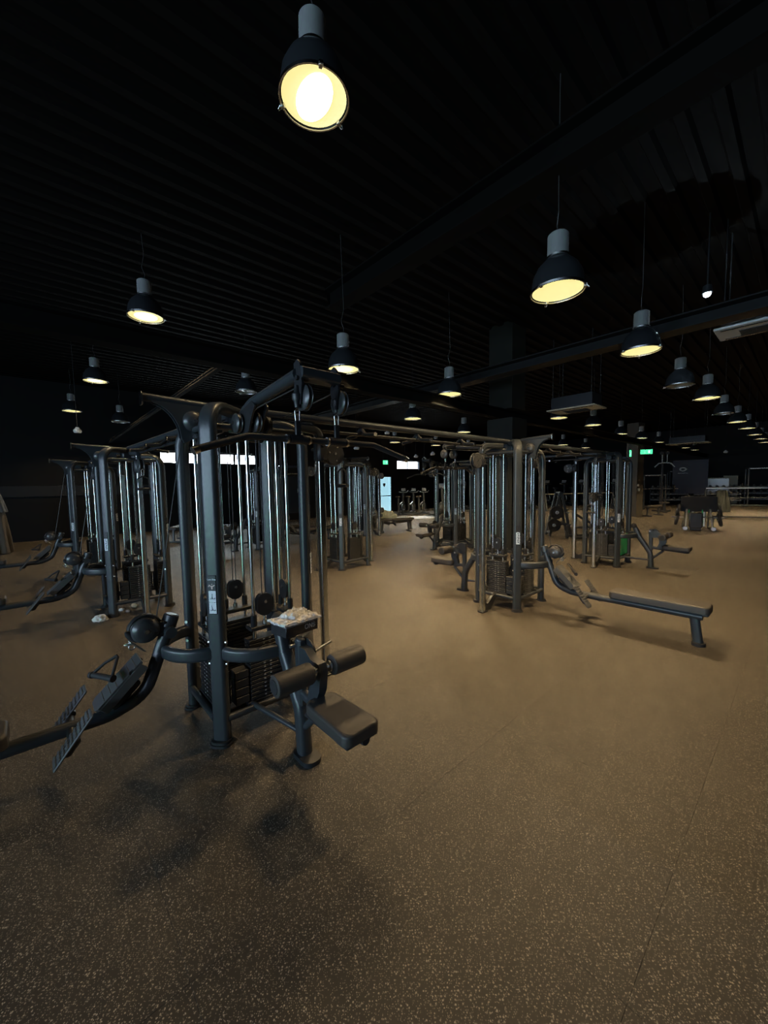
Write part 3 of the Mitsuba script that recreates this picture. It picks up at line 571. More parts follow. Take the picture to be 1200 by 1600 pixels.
def tower(near, label, faces, detail=True, yaw=YAW, big_sign=False):
    t = thing('cable_tower', label, 'cable machine')
    ca, sa = math.cos(yaw), math.sin(yaw)
    c = np.array([near[0] + HA * ca - HB * sa, near[1] + HA * sa + HB * ca, 0])
    M = at(c, yaw)
    for d, top, nm in ((DIAG, 2.165, 'arch1'), (DIAG2, 2.085, 'arch2')):
        a = put(t, 'arch_frame', tp(nm, lambda: arch(d, top), 'm_frame'), M)
        for sg in (-1, 1):
            put(a, 'foot_plate', tp(f'{nm}_f', lambda: foot_plate(d), 'm_rubber'), M @ T().translate((sg * d * (HD + .012)).tolist()))
            if detail:
                e = np.array([-d[1], d[0], 0])
                for zz in (.53, .67): put(a, 'bolt', tp(f'{nm}_b', lambda: cat(rod((-e * .062).tolist(), (e * .062).tolist(), .011, 8)), 'm_steel'), M @ T().translate((sg * d * (HD + .006) + np.array([0, 0, zz])).tolist()))
    put(t, 'top_hub', tp('hub', lambda: cat(rbox(.17, .17, .14, .02, (0, 0, 2.11))), 'm_frame'), M)
    out = {}
    for nm, ang in (('-a', 180), ('-b', 270), ('+a', 0), ('+b', 90)):
        Mf = M @ T().rotate([0, 0, 1], ang) @ T().translate([HA if nm[1] == 'a' else HB, 0, 0]); hw = HB if nm[1] == 'a' else HA
        kind = faces.get(nm, '')
        face_parts(t, Mf, detail, nm + kind)
        if 'row' in kind: row_station(t, Mf, hw)
        if 'bar' in kind: top_bar(t, Mf)
        if 'lat' in kind: lat_station(t, Mf, hw, arm='lata' in kind)
        if 'cross' in kind: cross_station(t, Mf, 1.35 if 'low' in kind else 1.93)
        if 'green' in kind: put(t, 'green_lit_cover', tp('gcover_lit', lambda: rbox(.012, .44, .40, .006, (.008, .02, .40)), 'm_green_light'), Mf, label='stack cover coloured by green reflected light')  # stack shroud; the green light it reflects is put into its colour
        out[nm] = (np.array(Mf.matrix, float), yaw + math.radians(ang))
    ph = HD + .037
    sign(t, M @ T().rotate([0, 0, 1], 180 + math.degrees(math.atan2(HB, HA))) @ T().translate([ph, 0, .985]), big_sign)
    sign(t, M @ T().rotate([0, 0, 1], -math.degrees(math.atan2(HB, HA))) @ T().translate([ph, .0, 1.12]), False)
    out['c'] = c; return out
tA = tower((-1.07, 2.38), 'large front cable tower at the left with the Low Row placard and a pulldown seat', {'-a': 'row bar', '-b': 'lata', '+a': 'cross', '+b': 'cross'}, True, big_sign=True)
tB = tower((1.68, 4.82), 'cable tower at the right with the long padded row bench running to the lower right', {'-a': 'cross', '-b': 'row bar', '+a': 'cross', '+b': 'lata'}, True)
tC = tower((-3.54, 4.89), 'cable tower left of the front one, white crumpled paper lying at its foot', {'-a': 'row bar', '-b': 'cross', '+a': '', '+b': 'cross'}, True)
tE = tower((4.42, 7.23), 'cable tower with a green-lit stack cover, right of the right tower', {'-a': 'cross low', '-b': 'lat green', '+a': '', '+b': 'cross'}, True)
tD = tower((-.83, 7.37), 'middle cable tower with a stirrup handle, seen between the front and right towers', {'-a': 'cross', '-b': '', '+a': 'cross bar', '+b': ''}, False)
tF = tower((1.80, 9.64), 'cable tower half hidden behind the right tower, its pulldown seat facing left', {'-a': 'lata', '-b': 'cross', '+a': '', '+b': 'cross'}, False)
tG = tower((-5.95, 7.35), 'farthest left cable tower with the last row bar, behind the left one', {'-a': 'row bar', '-b': 'cross', '+a': '', '+b': ''}, False)
tH = tower((-3.30, 9.95), 'cable tower seen through the front tower near the dark wall', {'-a': 'lat', '-b': '', '+a': 'row', '+b': ''}, False)
tI = tower((-.62, 12.35), 'far cable tower hidden behind the middle one near the light blue door', {'-a': '', '-b': 'cross', '+a': 'row', '+b': ''}, False)

# beams that tie the towers together, with grips hung beneath
def link(p, q, label, grips=3):
    k = thing('overhead_beam', label, 'beam'); d = q['c'] - p['c']; L = float(np.linalg.norm(d)); yw = math.atan2(d[1], d[0]); M = at(p['c'], yw)
    add(k, 'main_tube', sweep([(.06, 0, 2.195), (L - .06, 0, 2.195)], rrect(.075, .06, .025)), 'm_frame', M)
    add(k, 'lower_tube', cat(rod((.55, 0, 2.105), (L - .55, 0, 2.105), .016, 10), *[rod((x, 0, 2.10), (x, 0, 2.17), .012, 8) for x in (.6, L * .5, L - .6)]), 'm_frame_dark', M)
    for i in range(grips):
        x = L * (.30 + .2 * i)
        for sy in (-1, 1):
            g = add(k, 'grip', tube(fillet([(x, 0, 2.16), (x, .07 * sy, 2.10), (x, .20 * sy, 2.09)], .04, 4), .017, 10), 'm_rubber', M)
            add(g, 'grip_end', rod((x, .195 * sy, 2.09), (x, .205 * sy, 2.09), .019, 10), 'm_steel', M)
link(tA, tB, 'black overhead beam joining the front tower to the right tower', 3)
link(tA, tC, 'black overhead beam joining the front tower to the tower left of it', 3)
link(tB, tE, 'black overhead beam from the right tower back to the tower with the green-lit cover', 2)
link(tE, tF, 'black overhead beam behind the right tower, between the two far right towers', 2)
link(tC, tG, 'black overhead beam joining the two towers farthest left', 2)

# things that hang from the stations
def station_matrix(tw, f): return T(tw[f][0])
def carabiner(z0, L, x=0, y=0):
    s = [(x, y, z0), (x, y + .014, z0 - .2 * L), (x, y + .010, z0 - .85 * L), (x, y, z0 - L), (x, y - .010, z0 - .85 * L), (x, y - .014, z0 - .2 * L), (x, y, z0)]
    return tube(fillet(s, .01, 3), .004, 8)
def lat_bar(tw, f, label, z=1.885, t=.73, roll=0.0):
    k = thing('pulldown_bar', label, 'pulldown bar'); M = station_matrix(tw, f)
    add(k, 'bar', tube(fillet([(t + .03, -.62, z - .075), (t, -.38, z), (t, .38, z), (t + .03, .62, z - .075)], .12, 6), .0165, 14), 'm_rubber', M)
    for y in (-.62, .62): add(k, 'end_cap', rod((t + .03, y * .985, z - .072), (t + .033, y * 1.02, z - .083), .0185, 12), 'm_steel', M)
    for y in (-.12, .12):
        add(k, 'hanger_plate', cat(rbox(.016, .032, .10, .004, (t, y, z + .045)), rod((t, y - .05, z), (t, y + .05, z), .024, 14)), 'm_frame_dark', M)
        add(k, 'carabiner', carabiner(z + .16, .085, t, y), 'm_steel', M)
        add(k, 'cable_end', cat(lathe([(0, .16), (.014, .16), (.018, .19), (.026, .20), (.026, .225), (.016, .235), (.012, .27), (0, .27)], 14).apply_translation((t, y, z))), 'm_frame_dark', M)
        for dy in (-.062, .062): add(k, 'clamp_ring', rod((t, y + dy - .006, z), (t, y + dy + .006, z), .023, 14), 'm_steel', M)
lat_bar(tA, '-b', 'long black pulldown bar with bent ends hanging from the front tower')
lat_bar(tB, '+b', 'pulldown bar hanging from the left rear side of the right tower')
lat_bar(tF, '-a', 'pulldown bar hanging from the half hidden tower behind the right tower')
def row_handle(tw, f, label):
    k = thing('row_handle', label, 'handle'); M = station_matrix(tw, f)
    add(k, 'carabiner', mv(carabiner(0, .13), .435, 0, .715, ry=.75), 'm_steel', M)
    add(k, 'chain_ring', cat(*[mv(trimesh.creation.torus(.016, .004, 16, 6), .445 - .012 * i, (-1) ** i * .012, .70 - .012 * i, rx=.8 * i) for i in range(3)]), 'm_steel', M)
    add(k, 'stopper', mv(lathe([(0, -.04), (.018, -.04), (.024, 0), (.02, .03), (.008, .05), (0, .05)], 14), .415, 0, .735, ry=.75), 'm_rubber', M)
    for sy in (-1, 1):
        add(k, 'strap', tube(fillet([(.495, .01 * sy, .64), (.535 - .02 * sy, .045 * sy, .60), (.578 - .04 * sy, .068 * sy, .545)], .05, 4), .009, 8), 'm_rubber', M)
    add(k, 'grip', cat(rod((.623, -.078, .54), (.533, .078, .54), .017, 14), *[rod((.578 - .58 * (y - .008), y - .008, .54), (.578 - .58 * (y + .008), y + .008, .54), .021, 14) for y in (-.072, .072)]), 'm_rubber', M)
row_handle(tA, '-a', 'double row handle lying on the foot board of the front tower')
row_handle(tB, '-b', 'double row handle on chain links at the row bench of the right tower')
row_handle(tC, '-a', 'row handle on the foot board of the tower left of the front one')
row_handle(tG, '-a', 'row handle at the farthest left tower')
def stirrup(tw, f, label, zc=1.93):
    k = thing('stirrup_handle', label, 'handle'); M = station_matrix(tw, f); x, z = .56, zc - .16
    add(k, 'carabiner', carabiner(z + .12, .09, x), 'm_steel', M)
    add(k, 'strap', tube(fillet([(x, -.065, z - .12), (x, -.06, z), (x, 0, z + .03), (x, .06, z), (x, .065, z - .12)], .03, 4), .007, 8), 'm_rubber', M)
    add(k, 'grip', rod((x, -.075, z - .125), (x, .075, z - .125), .016, 12), 'm_rubber', M)
stirrup(tD, '-a', 'black stirrup handle hanging at the left of the middle tower')
stirrup(tD, '+a', 'black stirrup handle hanging at the right of the middle tower')
stirrup(tC, '-b', 'stirrup handle hanging at the chrome column of the tower left of the front one')
stirrup(tE, '-a', 'stirrup handle hanging low at the tower with the green-lit cover', 1.35)
stirrup(tA, '+a', 'stirrup handle hanging behind the right post of the front tower')

# ------------------------------------------------------------------ loose things
Ml = station_matrix(tA, '-b')
k = thing('carton', 'flat black carton with faint white lettering resting on the front tower pulldown column', 'box')
Mc = Ml @ T().translate([.34, .035, .775]).rotate([0, 0, 1], 10).rotate([1, 0, 0], -3)
add(k, 'box', cat(rbox(.15, .25, .075, .003)), 'm_carton', Mc)
tm = meshkit.text_mesh('ONS', .03, .0012, bold=True); tm.apply_translation((-tm.bounds[:, 0].mean(), -.015, 0)); tm.apply_transform(np.array([[0, 0, 1, 0], [1, 0, 0, 0], [0, 1, 0, 0], [0, 0, 0, 1.0]]))
add(k, 'lettering', tm, 'm_carton_print', Mc @ T().translate([.0745, .06, 0]), label='faint pale letters')
add(k, 'edge_stripe', rbox(.1515, .2515, .004, .001, (0, 0, .025)), 'm_carton_print', Mc)
def crumple(l, w, h, seed, n=26):
    xs, ys = np.linspace(-.5, .5, n), np.linspace(-.5, .5, n); X, Y = np.meshgrid(xs, ys, indexing='ij')
    P = np.stack([X * 4, Y * 4, X * 0], -1); z = meshkit.fbm(P * 1.6, 4, seed); r = np.abs(meshkit.fbm(P * 2.3 + 9, 3, seed + 3) - .5) * 2
    edge = np.clip(1.15 - np.maximum(np.abs(X), np.abs(Y)) * 2, 0, .4) / .4
    z = (z * .7 + r * .5) * (.35 + .65 * edge) * h
    wob = meshkit.fbm(P * 1.2 + 4, 3, seed + 7) - .5
    V = np.stack([X * l * (1 + wob * .35), Y * w * (1 - wob * .3), z], -1)
    lo = V.copy(); lo[..., 2] = np.minimum(V[..., 2] - .003, 0)
    v = np.vstack([V.reshape(-1, 3), lo.reshape(-1, 3)]); f = []
    for i in range(n - 1):
        for j in range(n - 1):
            a, b, c_, d = i * n + j, (i + 1) * n + j, (i + 1) * n + j + 1, i * n + j + 1; f += [(a, b, c_), (a, c_, d), (a + n * n, c_ + n * n, b + n * n), (a + n * n, d + n * n, c_ + n * n)]
    rim = [i * n for i in range(n)] + [(n - 1) * n + j for j in range(1, n)] + [i * n + n - 1 for i in range(n - 2, -1, -1)] + [j for j in range(n - 2, 0, -1)]
    for i in range(len(rim)):
        a, b = rim[i], rim[(i + 1) % len(rim)]; f += [(a, a + n * n, b + n * n), (a, b + n * n, b)]
    m = trimesh.Trimesh(v, np.array(f), process=False); m.fix_normals(); return m
k = thing('plastic_bag', 'crumpled clear and white plastic wrapping lying on the black carton', 'plastic bag')
add(k, 'sheet', crumple(.18, .29, .045, 3), 'm_film', Mc @ T().translate([0, 0, .038]), smooth=False)
add(k, 'loose_fold', crumple(.10, .17, .06, 11, 20), 'm_film', Mc @ T().translate([-.03, .02, .054]).rotate([0, 0, 1], 25), smooth=False)
k = thing('paper_heap', 'small heap of white crumpled paper on the floor at the foot of the left tower', 'paper')
hm = trimesh.creation.icosphere(3, 1.0); hv = hm.vertices; hm.vertices = hv * (1 + (meshkit.fbm(hv * 3, 3, 5) - .5)[:, None] * .5) * np.array([.085, .075, .07]); hm.vertices[:, 2] = np.maximum(hm.vertices[:, 2], 0.0)
add(k, 'heap', hm, 'm_paper', at(on_z(157, 969)), smooth=False)
for i, (x, y, s, mat, lbl) in enumerate([(190, 954, .035, 'm_film', 'small scrap of clear wrapping on the floor under the left tower'), (200, 956, .03, 'm_film', 'second scrap of clear wrapping on the floor under the left tower'), (211, 948, .05, 'm_cream', 'pale orange scrap on the floor under the left tower')]):
    k = thing('scrap', lbl, 'litter'); m = trimesh.creation.icosphere(2, 1.0); v = m.vertices; m.vertices = v * (1 + (meshkit.fbm(v * 3, 3, 9 + i) - .5)[:, None] * .7) * np.array([s, s * .8, s * .7]); m.vertices[:, 2] = np.maximum(m.vertices[:, 2] + s * .3, 0)
    add(k, 'lump', m, mat, at(on_z(x, y)), smooth=False)
# draped cover at the left edge
k = thing('draped_cover', 'brown cloth cover with dark shiny hood standing at the left edge', 'cover')
pc = on_z(-6, 866); u = np.linspace(0, 2 * math.pi, 73)[:-1]
def drape(z0, z1, r0, r1, nz, seed, amp, lean=0.0):
    v, f = [], []; n = len(u)
    for i in range(nz + 1):
        s = i / nz; r = r0 + (r1 - r0) * s ** .8; a = amp * s
        fold = a * np.sin(u * 7 + seed + .8 * np.sin(3 * s)) + a * .5 * np.sin(u * 13 + 2 * seed + 2 * s)
        v += [((r + q) * math.cos(w_) + lean * s, (r + q) * math.sin(w_), z0 + (z1 - z0) * s) for q, w_ in zip(fold, u)]
    v += [(0, 0, z0 + .02)]
    for i in range(nz):
        for j in range(n):
            a_, b_ = i * n + j, i * n + (j + 1) % n; f += [(a_, a_ + n, b_ + n), (a_, b_ + n, b_)]
    for j in range(n): f.append((len(v) - 1, j, (j + 1) % n))
    m = trimesh.Trimesh(v, f, process=False); m.fix_normals(); return m
add(k, 'cloth', drape(1.55, .02, .17, .30, 16, 1.3, .05), 'm_brown_cloth', at(pc), smooth=60)
add(k, 'hood', drape(1.75, 1.1, .12, .25, 10, .4, .03, .03), 'm_grey_cloth', at(pc), smooth=60, label='dark grey shiny hood')

# ------------------------------------------------------------------ machines farther back
def frame_tubes(segs, r=.03):
    return cat(*[sweep([p, q], rrect(2 * r, 2 * r, r * .4)) for p, q in segs])
def plate_mesh(r=.2, th=.05):
    return mv(lathe([(.03, -th / 2), (r * .55, -th * .32), (r * .8, -th * .32), (r * .86, -th / 2), (r, -th * .4), (r, th * .4), (r * .86, th / 2), (r * .8, th * .32), (r * .55, th * .32), (.03, th / 2), (.03, -th / 2)], 24), rx=math.pi / 2)
def ground(px, py, yaw): return at(on_z(px, py), yaw)
# weight tree right of the right tower's row seat
k = thing('weight_tree', 'black A-frame weight tree with round plates, between the right tower and the green-lit cover tower', 'weight rack')
M = ground(872, 838, math.radians(-10))
for y in (-.22, .22):
    add(k, 'upright', frame_tubes([((-.30, y, .03), (-.02, y, 1.32)), ((.30, y, .03), (.02, y, 1.32)), ((-.22, y, .40), (.22, y, .40))], .035), 'm_frame', M)
add(k, 'cross_bar', frame_tubes([((-.27, -.22, .12), (-.27, .22, .12)), ((.27, -.22, .12), (.27, .22, .12)), ((0, -.22, 1.32), (0, .22, 1.32))], .03), 'm_frame', M)
for i, (sx, z) in enumerate([(-1, .38), (-1, .75), (1, .38), (1, .75)]):
    x = sx * (.30 - .21 * z)
    add(k, 'horn', rod((x, -.26, z), (x, -.52, z), .025, 12), 'm_steel', M)
    for j in range(2 if sx < 0 else 0):
        w = thing('weight_plate', ['lower weight plate on the left of the A-frame weight tree', 'outer lower weight plate of the A-frame weight tree', 'upper weight plate on the left of the A-frame weight tree', 'outer upper weight plate of the A-frame weight tree'][i * 2 + j], 'weight plate')
        add(w, 'disc', plate_mesh(.19, .05), 'm_rubber', M @ T().translate([x, -.32 - .07 * j, z]))
        add(w, 'hub', mv(lathe([(.026, -.03), (.05, -.03), (.05, .03), (.026, .03), (.026, -.03)], 18), rx=math.pi / 2), 'm_steel', M @ T().translate([x, -.32 - .07 * j, z]))
k = thing('low_rack', 'low black rack of horizontal bars right of the A-frame weight tree', 'rack')
M = ground(916, 842, math.radians(15))
add(k, 'frame', frame_tubes([((-.4, 0, .06), (.6, 0, .06)), ((-.4, .35, .06), (.6, .35, .06)), ((-.4, 0, .34), (.6, 0, .34)), ((-.35, 0, .0), (-.45, 0, .75)), ((-.45, 0, .75), (.5, .1, .30)), ((.55, 0, 0), (.55, 0, .36)), ((.55, .35, 0), (.55, .35, .36)), ((-.35, .35, 0), (-.35, .35, .36))], .03), 'm_frame', M)
def flat_bench(px, py, yaw, label, L=1.2, h=.44, mat='m_pad'):
    k = thing('flat_bench', label, 'bench'); M = ground(px, py, yaw)
    add(k, 'pad', pad_mesh(L, .27, .07, (0, 0, h)), mat, M)
    for x in (-L * .42, L * .42): add(k, 'leg', frame_tubes([((x * .92, 0, h - .03), (x, 0, .05)), ((x, -.2, .03), (x, .2, .03))], .03), 'm_frame', M)
    add(k, 'spine', frame_tubes([((-L * .42, 0, h - .06), (L * .42, 0, h - .06))], .03), 'm_frame', M)
    return k, M
_, Mb = flat_bench(618, 831, math.radians(14), 'low dark bench with a crumpled cream sheet, before the light blue door', 1.15, .46)
k = thing('sheet', 'crumpled cream packing sheet lying over the dark bench before the door', 'packing sheet')
add(k, 'sheet', crumple(.85, .5, .34, 21, 24), 'm_cream', Mb @ T().translate([-.42, .12, .50]), smooth=False)
k = thing('sheet', 'white flat sheet lying on the floor right of the dark bench', 'packing sheet')
add(k, 'sheet', crumple(1.9, 1.4, .06, 31, 20), 'm_white', at(on_z(651, 809), .3), smooth=False)
flat_bench(357, 846, math.radians(120), 'grey bench seen through the front tower beside its near post', 1.1, .44)
flat_bench(470, 842, math.radians(20), 'dark bench seen through the front tower right of its back post', 1.3, .42)
flat_bench(1020, 806, math.radians(30), 'dark bench right beside the brown pillar', 1.2, .45)
flat_bench(280, 845, math.radians(100), 'bench half hidden between the left tower and the front tower', 1.1, .44)
# tall dark boxed machine behind the front tower
k = thing('boxed_machine', 'tall dark cable machine with a panelled shroud behind the front tower', 'gym machine')
M = ground(462, 835, math.radians(35))
add(k, 'shroud', rbox(.9, .25, 1.25, .02, (0, .1, 1.35)), 'm_wall_blue', M)
add(k, 'post', frame_tubes([((-.5, 0, 0), (-.5, 0, 2.3)), ((-.5, 0, 2.3), (.5, 0, 2.3))], .045), 'm_frame', M)
add(k, 'post', frame_tubes([((.5, 0, 0), (.5, 0, 2.3))], .045), 'm_frame', M)
add(k, 'foot', frame_tubes([((-.5, -.4, .04), (-.5, .4, .04)), ((.5, -.4, .04), (.5, .4, .04))], .04), 'm_frame', M)
add(k, 'pull_bar', tube(fillet([(-.5, -.1, 1.98), (-.2, -.12, 2.06), (.2, -.12, 2.06), (.5, -.1, 1.98)], .1, 4), .02, 10), 'm_steel', M)
add(k, 'display', rbox(.2, .02, .14, .005, (.2, -.04, 1.5)), 'm_panel', M)
# exercise machines along the back wall
def bike(px, py, yaw, label, s=1.0, group=None, mat='m_frame', pos=None):
    k = thing('exercise_bike', label, 'exercise bike', group); M = (ground(px, py, yaw) if pos is None else at(pos, yaw)) @ T().scale(s)
    add(k, 'frame', frame_tubes([((-.35, 0, .12), (.45, 0, .16)), ((-.25, 0, .12), (-.32, 0, .85)), ((.35, 0, .16), (.42, 0, 1.05)), ((-.22, 0, .45), (.38, 0, .62))], .04), mat, M)
    add(k, 'foot_bar', rod((-.40, -.27, .05), (-.40, .27, .05), .035, 10), mat, M)
    add(k, 'foot_bar', rod((.50, -.27, .05), (.50, .27, .05), .035, 10), mat, M)
    f = add(k, 'flywheel', mv(disc_x(.26, .06), .42, 0, .36), 'm_steel', M)
    add(f, 'hub', mv(disc_x(.07, .09), .42, 0, .36), 'm_frame_dark', M)
    add(k, 'saddle', pad_mesh(.27, .2, .06, (-.33, 0, .90), .015), 'm_rubber', M)
    add(k, 'handlebar', tube(fillet([(.62, -.2, 1.16), (.42, -.22, 1.10), (.40, 0, 1.08), (.42, .22, 1.10), (.62, .2, 1.16)], .06, 4), .018, 10), 'm_steel', M)
    add(k, 'console', mv(rbox(.03, .22, .15, .01), .46, 0, 1.22, ry=-.4), 'm_panel', M)
    for sy in (-1, 1): add(k, 'pedal', cat(rod((.08, .06 * sy, .34), (.20, .09 * sy, .24), .014, 8), rbox(.1, .09, .025, .006, (.20, .14 * sy, .24))), 'm_steel', M)
def elliptical(px, py, yaw, label, s=1.0, group=None, pos=None):
    k = thing('elliptical_trainer', label, 'elliptical trainer', group); M = (ground(px, py, yaw) if pos is None else at(pos, yaw)) @ T().scale(s)
    add(k, 'housing', mv(lathe([(0, -.1), (.28, -.1), (.32, -.06), (.32, .06), (.28, .1), (0, .1)], 24), .55, 0, .38, rx=math.pi / 2), 'm_frame', M)
    add(k, 'rail', frame_tubes([((-.9, -.15, .08), (.7, -.15, .08)), ((-.9, .15, .08), (.7, .15, .08)), ((-.85, -.3, .05), (-.85, .3, .05))], .035), 'm_steel', M)
    add(k, 'mast', frame_tubes([((.6, 0, .5), (.45, 0, 1.45))], .05), 'm_frame', M)
    add(k, 'console', mv(rbox(.05, .42, .28, .02), .43, 0, 1.52, ry=-.35), 'm_panel', M)
    for sy in (-1, 1):
        add(k, 'arm', tube(fillet([(.55, .25 * sy, .35), (.42, .27 * sy, 1.0), (.22, .27 * sy, 1.45), (.30, .2 * sy, 1.62)], .1, 4), .022, 10), 'm_steel', M)
        add(k, 'footbed', cat(rbox(.36, .15, .05, .015, (-.25, .17 * sy, .28 + .08 * sy)), rod((-.1, .17 * sy, .26), (.55, .2 * sy, .33), .02, 8)), 'm_rubber', M)
def away(px): return math.atan2(600.0, px - 600.0)
for px, l_ in zip((626, 642, 658), ('exercise bike nearest the light blue door', 'middle exercise bike under the high window', 'exercise bike under the right edge of the high window')):
    bike(px, 804, away(px) - .35, l_, 1.1)
elliptical(684, 806, away(676) - .5, 'elliptical trainer with a bright blue shine left of the far tower')
for px, l_ in zip((722, 752, 828), ('left elliptical trainer seen between the posts of the right tower', 'elliptical trainer seen between the chrome column and the back post of the right tower', 'elliptical trainer seen just right of the near post of the right tower')):
    elliptical(px, 797, away(px) + .3, l_, 1.15)
for px, n_ in zip((862, 888, 915, 942, 968), ('leftmost', 'second', 'middle', 'fourth', 'rightmost')):
    bike(px, 790, away(px) + .5, n_ + ' exercise bike of the far row seen above the weight tree', 1.35, 'far exercise bikes behind the weight tree')
def bar_table(px, py, yaw, L, h, label, name='rack_table', cat_='rack', shelves=()):
    k = thing(name, label, cat_); M = ground(px, py, yaw)
    add(k, 'top_bar', frame_tubes([((-L / 2, 0, h), (L / 2, 0, h))], .035), 'm_steel', M)
    for x in (-L / 2, L / 2): add(k, 'upright', frame_tubes([((x, -.25, .03), (x, .25, .03)), ((x, -.2, .03), (x, 0, h)), ((x, .2, .03), (x, 0, h))], .03), 'm_frame', M)
    for z in shelves: add(k, 'shelf', rbox(L, .25, .04, .008, (0, .05, z)), 'm_frame', M)
    add(k, 'floor_bar', frame_tubes([((-L / 2, .2, .05), (L / 2, .2, .05))], .025), 'm_frame', M)
    return k, M
bar_table(905, 797, math.radians(8), 4.2, .95, 'long pale handrail rack crossing behind the weight tree')
# leg press seen from behind
k = thing('leg_press', 'leg press seen from behind with a broad black backboard and plates at its sides', 'leg press')
M = ground(1090, 828, math.radians(-33)) @ T().scale(.80)
add(k, 'backboard', mv(rbox(1.15, .07, .62, .02), 0, 0, 1.05, rx=.12), 'm_rubber', M)
add(k, 'top_edge', rbox(1.12, .05, .02, .006, (0, .06, 1.37)), 'm_pad', M)
for sx in (-1, 1):
    add(k, 'side_rail', frame_tubes([((sx * .42, -.35, .05), (sx * .36, .1, 1.0)), ((sx * .42, -.35, .05), (sx * .42, .9, .06)), ((sx * .42, .9, .06), (sx * .36, .1, 1.0)), ((sx * .18, -.1, .15), (sx * .18, .1, .9))], .035), 'm_steel', M)
    add(k, 'caster', mv(disc_x(.09, .05), sx * .44, -.4, .09), 'm_steel', M)
    add(k, 'plate_horn', rod((sx * .45, .15, .5), (sx * .85, .15, .5), .025, 10), 'm_steel', M)
    for j in range(2):
        w = thing('weight_plate', f'{"upper" if j else "lower"} big black weight plate at the {"right" if sx > 0 else "left"} side of the leg press', 'weight plate')
        add(w, 'disc', mv(plate_mesh(.26, .09), rz=math.pi / 2), 'm_rubber', M @ T().translate([sx * (.68 - .03 * j), .1 - .1 * j, .42 + .40 * j]).rotate([0, 1, 0], -12 * sx))
        add(w, 'hub', mv(lathe([(.027, -.05), (.06, -.05), (.06, .05), (.027, .05), (.027, -.05)], 16), ry=math.pi / 2), 'm_steel', M @ T().translate([sx * (.68 - .03 * j), .1 - .1 * j, .42 + .40 * j]))
add(k, 'motor_box', cat(rbox(.42, .35, .62, .04, (-.12, -.35, .42)), rbox(.34, .25, .12, .02, (-.12, -.4, .08))), 'm_frame_dark', M)
add(k, 'green_lit_stripe', cat(frame_tubes([((.13, -.12, .2), (.13, .02, .85))], .02), frame_tubes([((-.30, -.12, .3), (-.30, .02, .85))], .02)), 'm_green_light', M)  # green light falling on the legs, painted as coloured strips
add(k, 'hand_lever', tube(fillet([(.1, -.4, .55), (.42, -.42, .55), (.42, -.42, .38)], .05, 4), .022, 10), 'm_frame', M)
# racks at the right
_, Mr = bar_table(1152, 810, math.radians(-30), 2.1, 1.25, 'pale topped bar rack at the right with a black jacket hung on its side', shelves=(.55, .85))
k = thing('jacket', 'black jacket hanging over the bar rack at the right', 'jacket')
add(k, 'body', drape(1.15, .28, .16, .26, 12, 2.1, .03), 'm_dark_cloth', Mr @ T().translate([-.55, -.2, 0]), smooth=60)
add(k, 'collar', mv(trimesh.creation.torus(.11, .035, 20, 8), -.55, -.2, 1.15), 'm_dark_cloth', Mr)
def dumbbell_rack(px, py, yaw, L, label, grp, n=7):
    k = thing('dumbbell_rack', label, 'dumbbell rack'); M = ground(px, py, yaw)
    for x in (-L / 2, L / 2): add(k, 'side_frame', frame_tubes([((x, -.3, .03), (x, .3, .03)), ((x, .2, .03), (x, .1, 1.15))], .035), 'm_frame', M)
    for i, z in enumerate((.35, .72, 1.08)):
        add(k, 'shelf', mv(rbox(L, .28, .05, .008), 0, .02 + .05 * i, z, rx=.25), 'm_panel', M)
        for j in range(n):
            x = -L / 2 + L * (j + .5) / n
            d = thing('dumbbell', f'round black dumbbell on a shelf of the {grp}', 'dumbbell', f'dumbbells on the {grp}')
            mk = lambda: mv(lathe([(0, -.16), (.05, -.16), (.065, -.145), (.065, -.075), (.05, -.065), (.016, -.06), (.016, .06), (.05, .065), (.065, .075), (.065, .145), (.05, .16), (0, .16)], 16), rx=math.pi / 2 + .25)
            put(d, 'weight', tp('dumbbell', mk, 'm_dumbbell'), M @ T().translate([x, .0 + .05 * i, z + .085]))
dumbbell_rack(1120, 790, math.radians(-30), 2.2, 'three-tier dumbbell rack behind the leg press', 'rack behind the leg press')
dumbbell_rack(1178, 788, math.radians(-35), 2.2, 'three-tier dumbbell rack at the right edge', 'rack at the right edge')
dumbbell_rack(1045, 789, math.radians(-25), 2.0, 'three-tier dumbbell rack behind the bench beside the brown pillar', 'rack near the brown pillar')
def power_rack(px, py, yaw, label, h=2.2, w=1.2):
    k = thing('power_rack', label, 'power rack'); M = ground(px, py, yaw)
    for x in (-w / 2, w / 2):
        for y in (0, .9): add(k, 'upright', frame_tubes([((x, y, 0), (x, y, h))], .035), 'm_frame', M)
        add(k, 'side_bar', frame_tubes([((x, 0, h), (x, .9, h)), ((x, 0, .06), (x, .9, .06))], .03), 'm_frame', M)
    add(k, 'top_bar', frame_tubes([((-w / 2, 0, h), (w / 2, 0, h)), ((-w / 2, .9, h), (w / 2, .9, h))], .03), 'm_steel', M)
    b = add(k, 'safety_bar', frame_tubes([((-w / 2, 0, .8), (-w / 2, .9, .8)), ((w / 2, 0, .8), (w / 2, .9, .8))], .025), 'm_steel', M)
    b = thing('barbell', 'steel barbell with plates racked in the ' + label.split(' standing')[0], 'barbell')
    add(b, 'bar', rod((-1.05, -.06, 1.15), (1.05, -.06, 1.15), .015, 10), 'm_steel', M)
    for sx in (-1, 1): add(b, 'plate', mv(mv(plate_mesh(.22, .07), rz=math.pi / 2), sx * .85, -.06, 1.15), 'm_rubber', M)
power_rack(1062, 786, math.radians(-28), 'black power rack with pale top bar standing left of the mirror frame')
power_rack(1190, 792, math.radians(-35), 'black power rack cut by the right edge standing behind the bar rack')
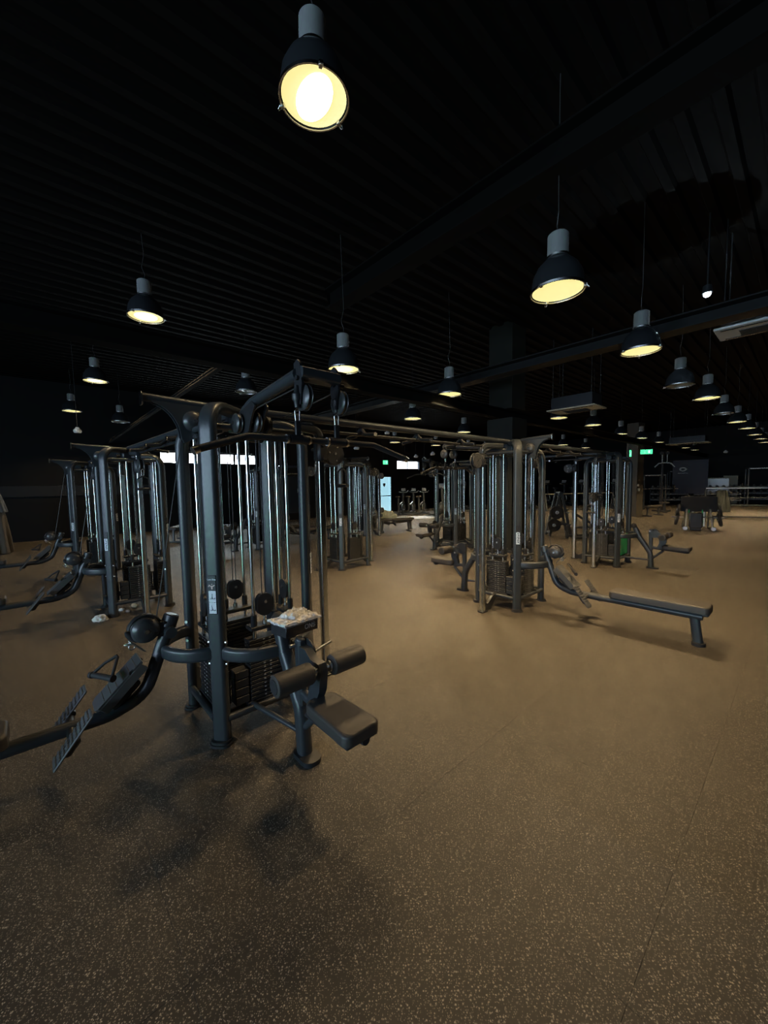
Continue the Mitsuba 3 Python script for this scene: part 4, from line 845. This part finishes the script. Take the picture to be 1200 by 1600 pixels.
power_rack(1022, 796, math.radians(-20), 'black power rack standing right of the brown pillar', 1.9, 1.0)
k = thing('mirror', 'framed mirror panel with a pale top edge far back at the right', 'mirror')
M = ground(1112, 787, math.radians(-40)) @ T().scale(.85)
add(k, 'glass', rbox(1.9, .03, 1.2, .004, (0, 0, 1.35)), 'm_steel', M)
add(k, 'frame', cat(rbox(2.0, .06, .07, .01, (0, 0, 1.98)), rbox(.06, .06, 1.3, .01, (-.97, 0, 1.35)), rbox(.06, .06, 1.3, .01, (.97, 0, 1.35)), rbox(2.0, .06, .06, .01, (0, 0, .73)), rbox(.06, .05, .75, .01, (-.6, 0, .37)), rbox(.06, .05, .75, .01, (.6, 0, .37))), 'm_panel_beige', M)
k = thing('cabinet', 'beige upright cabinet just right of the mirror panel', 'cabinet')
M = ground(1140, 787, math.radians(-40)) @ T().scale(.9); add(k, 'body', rbox(.8, .5, 2.05, .02, (0, .3, 1.02)), 'm_panel_beige', M); add(k, 'door', rbox(.72, .02, 1.9, .006, (0, .04, 1.02)), 'm_panel_beige', M)
k = thing('wall_poster', 'dark blue wall poster with a pale oval emblem at the far right', 'poster')
pp = at_depth(1078, 740, 24.0); M = at(pp, math.radians(-42))
add(k, 'sheet', rbox(1.75, .02, 2.1, .004, (0, 0, -.2)), 'm_poster', M)
add(k, 'emblem', cat(prism([(x * 1.5, z) for x, z in circ(.13, 24)], .012, 'xz', (-.35, -.012, .28)), rbox(.5, .012, .03, .004, (-.35, -.012, .04))), 'm_panel', M)
add(k, 'emblem_core', prism([(x * 1.7, z) for x, z in circ(.06, 20)], .012, 'xz', (-.35, -.018, .28)), 'm_poster', M)
# pulldown machine whose curved arms show above the racks
k = thing('pulldown_machine', 'tall pulldown machine with two curved pale arms right of the exit signs', 'gym machine')
M = ground(1035, 800, math.radians(-25))
add(k, 'mast', frame_tubes([((0, .3, 0), (0, .3, 2.9)), ((0, .3, 2.9), (0, -.1, 3.0)), ((-.4, .3, .04), (.4, .3, .04)), ((0, .3, .04), (0, -.8, .04))], .05), 'm_frame_dark', M)
add(k, 'seat', pad_mesh(.4, .35, .07, (0, -.4, .5)), 'm_pad', M)
add(k, 'seat_post', frame_tubes([((0, -.4, .04), (0, -.4, .47))], .04), 'm_frame', M)
add(k, 'curved_arm', tube(fillet([(-.42, -.15, 2.28), (-.25, -.15, 2.47), (0, -.12, 2.50), (.25, -.15, 2.47), (.42, -.15, 2.28)], .15, 5), .03, 10), 'm_panel', M)
for x in (-.1, .1): add(k, 'arm_hanger', rod((x, -.12, 2.5), (x, -.1, 2.98), .02, 8), 'm_steel', M)
for x in (-.12, .12): add(k, 'pulley', mv(disc_x(.09, .05), x, -.1, 2.98), 'm_pulley', M)
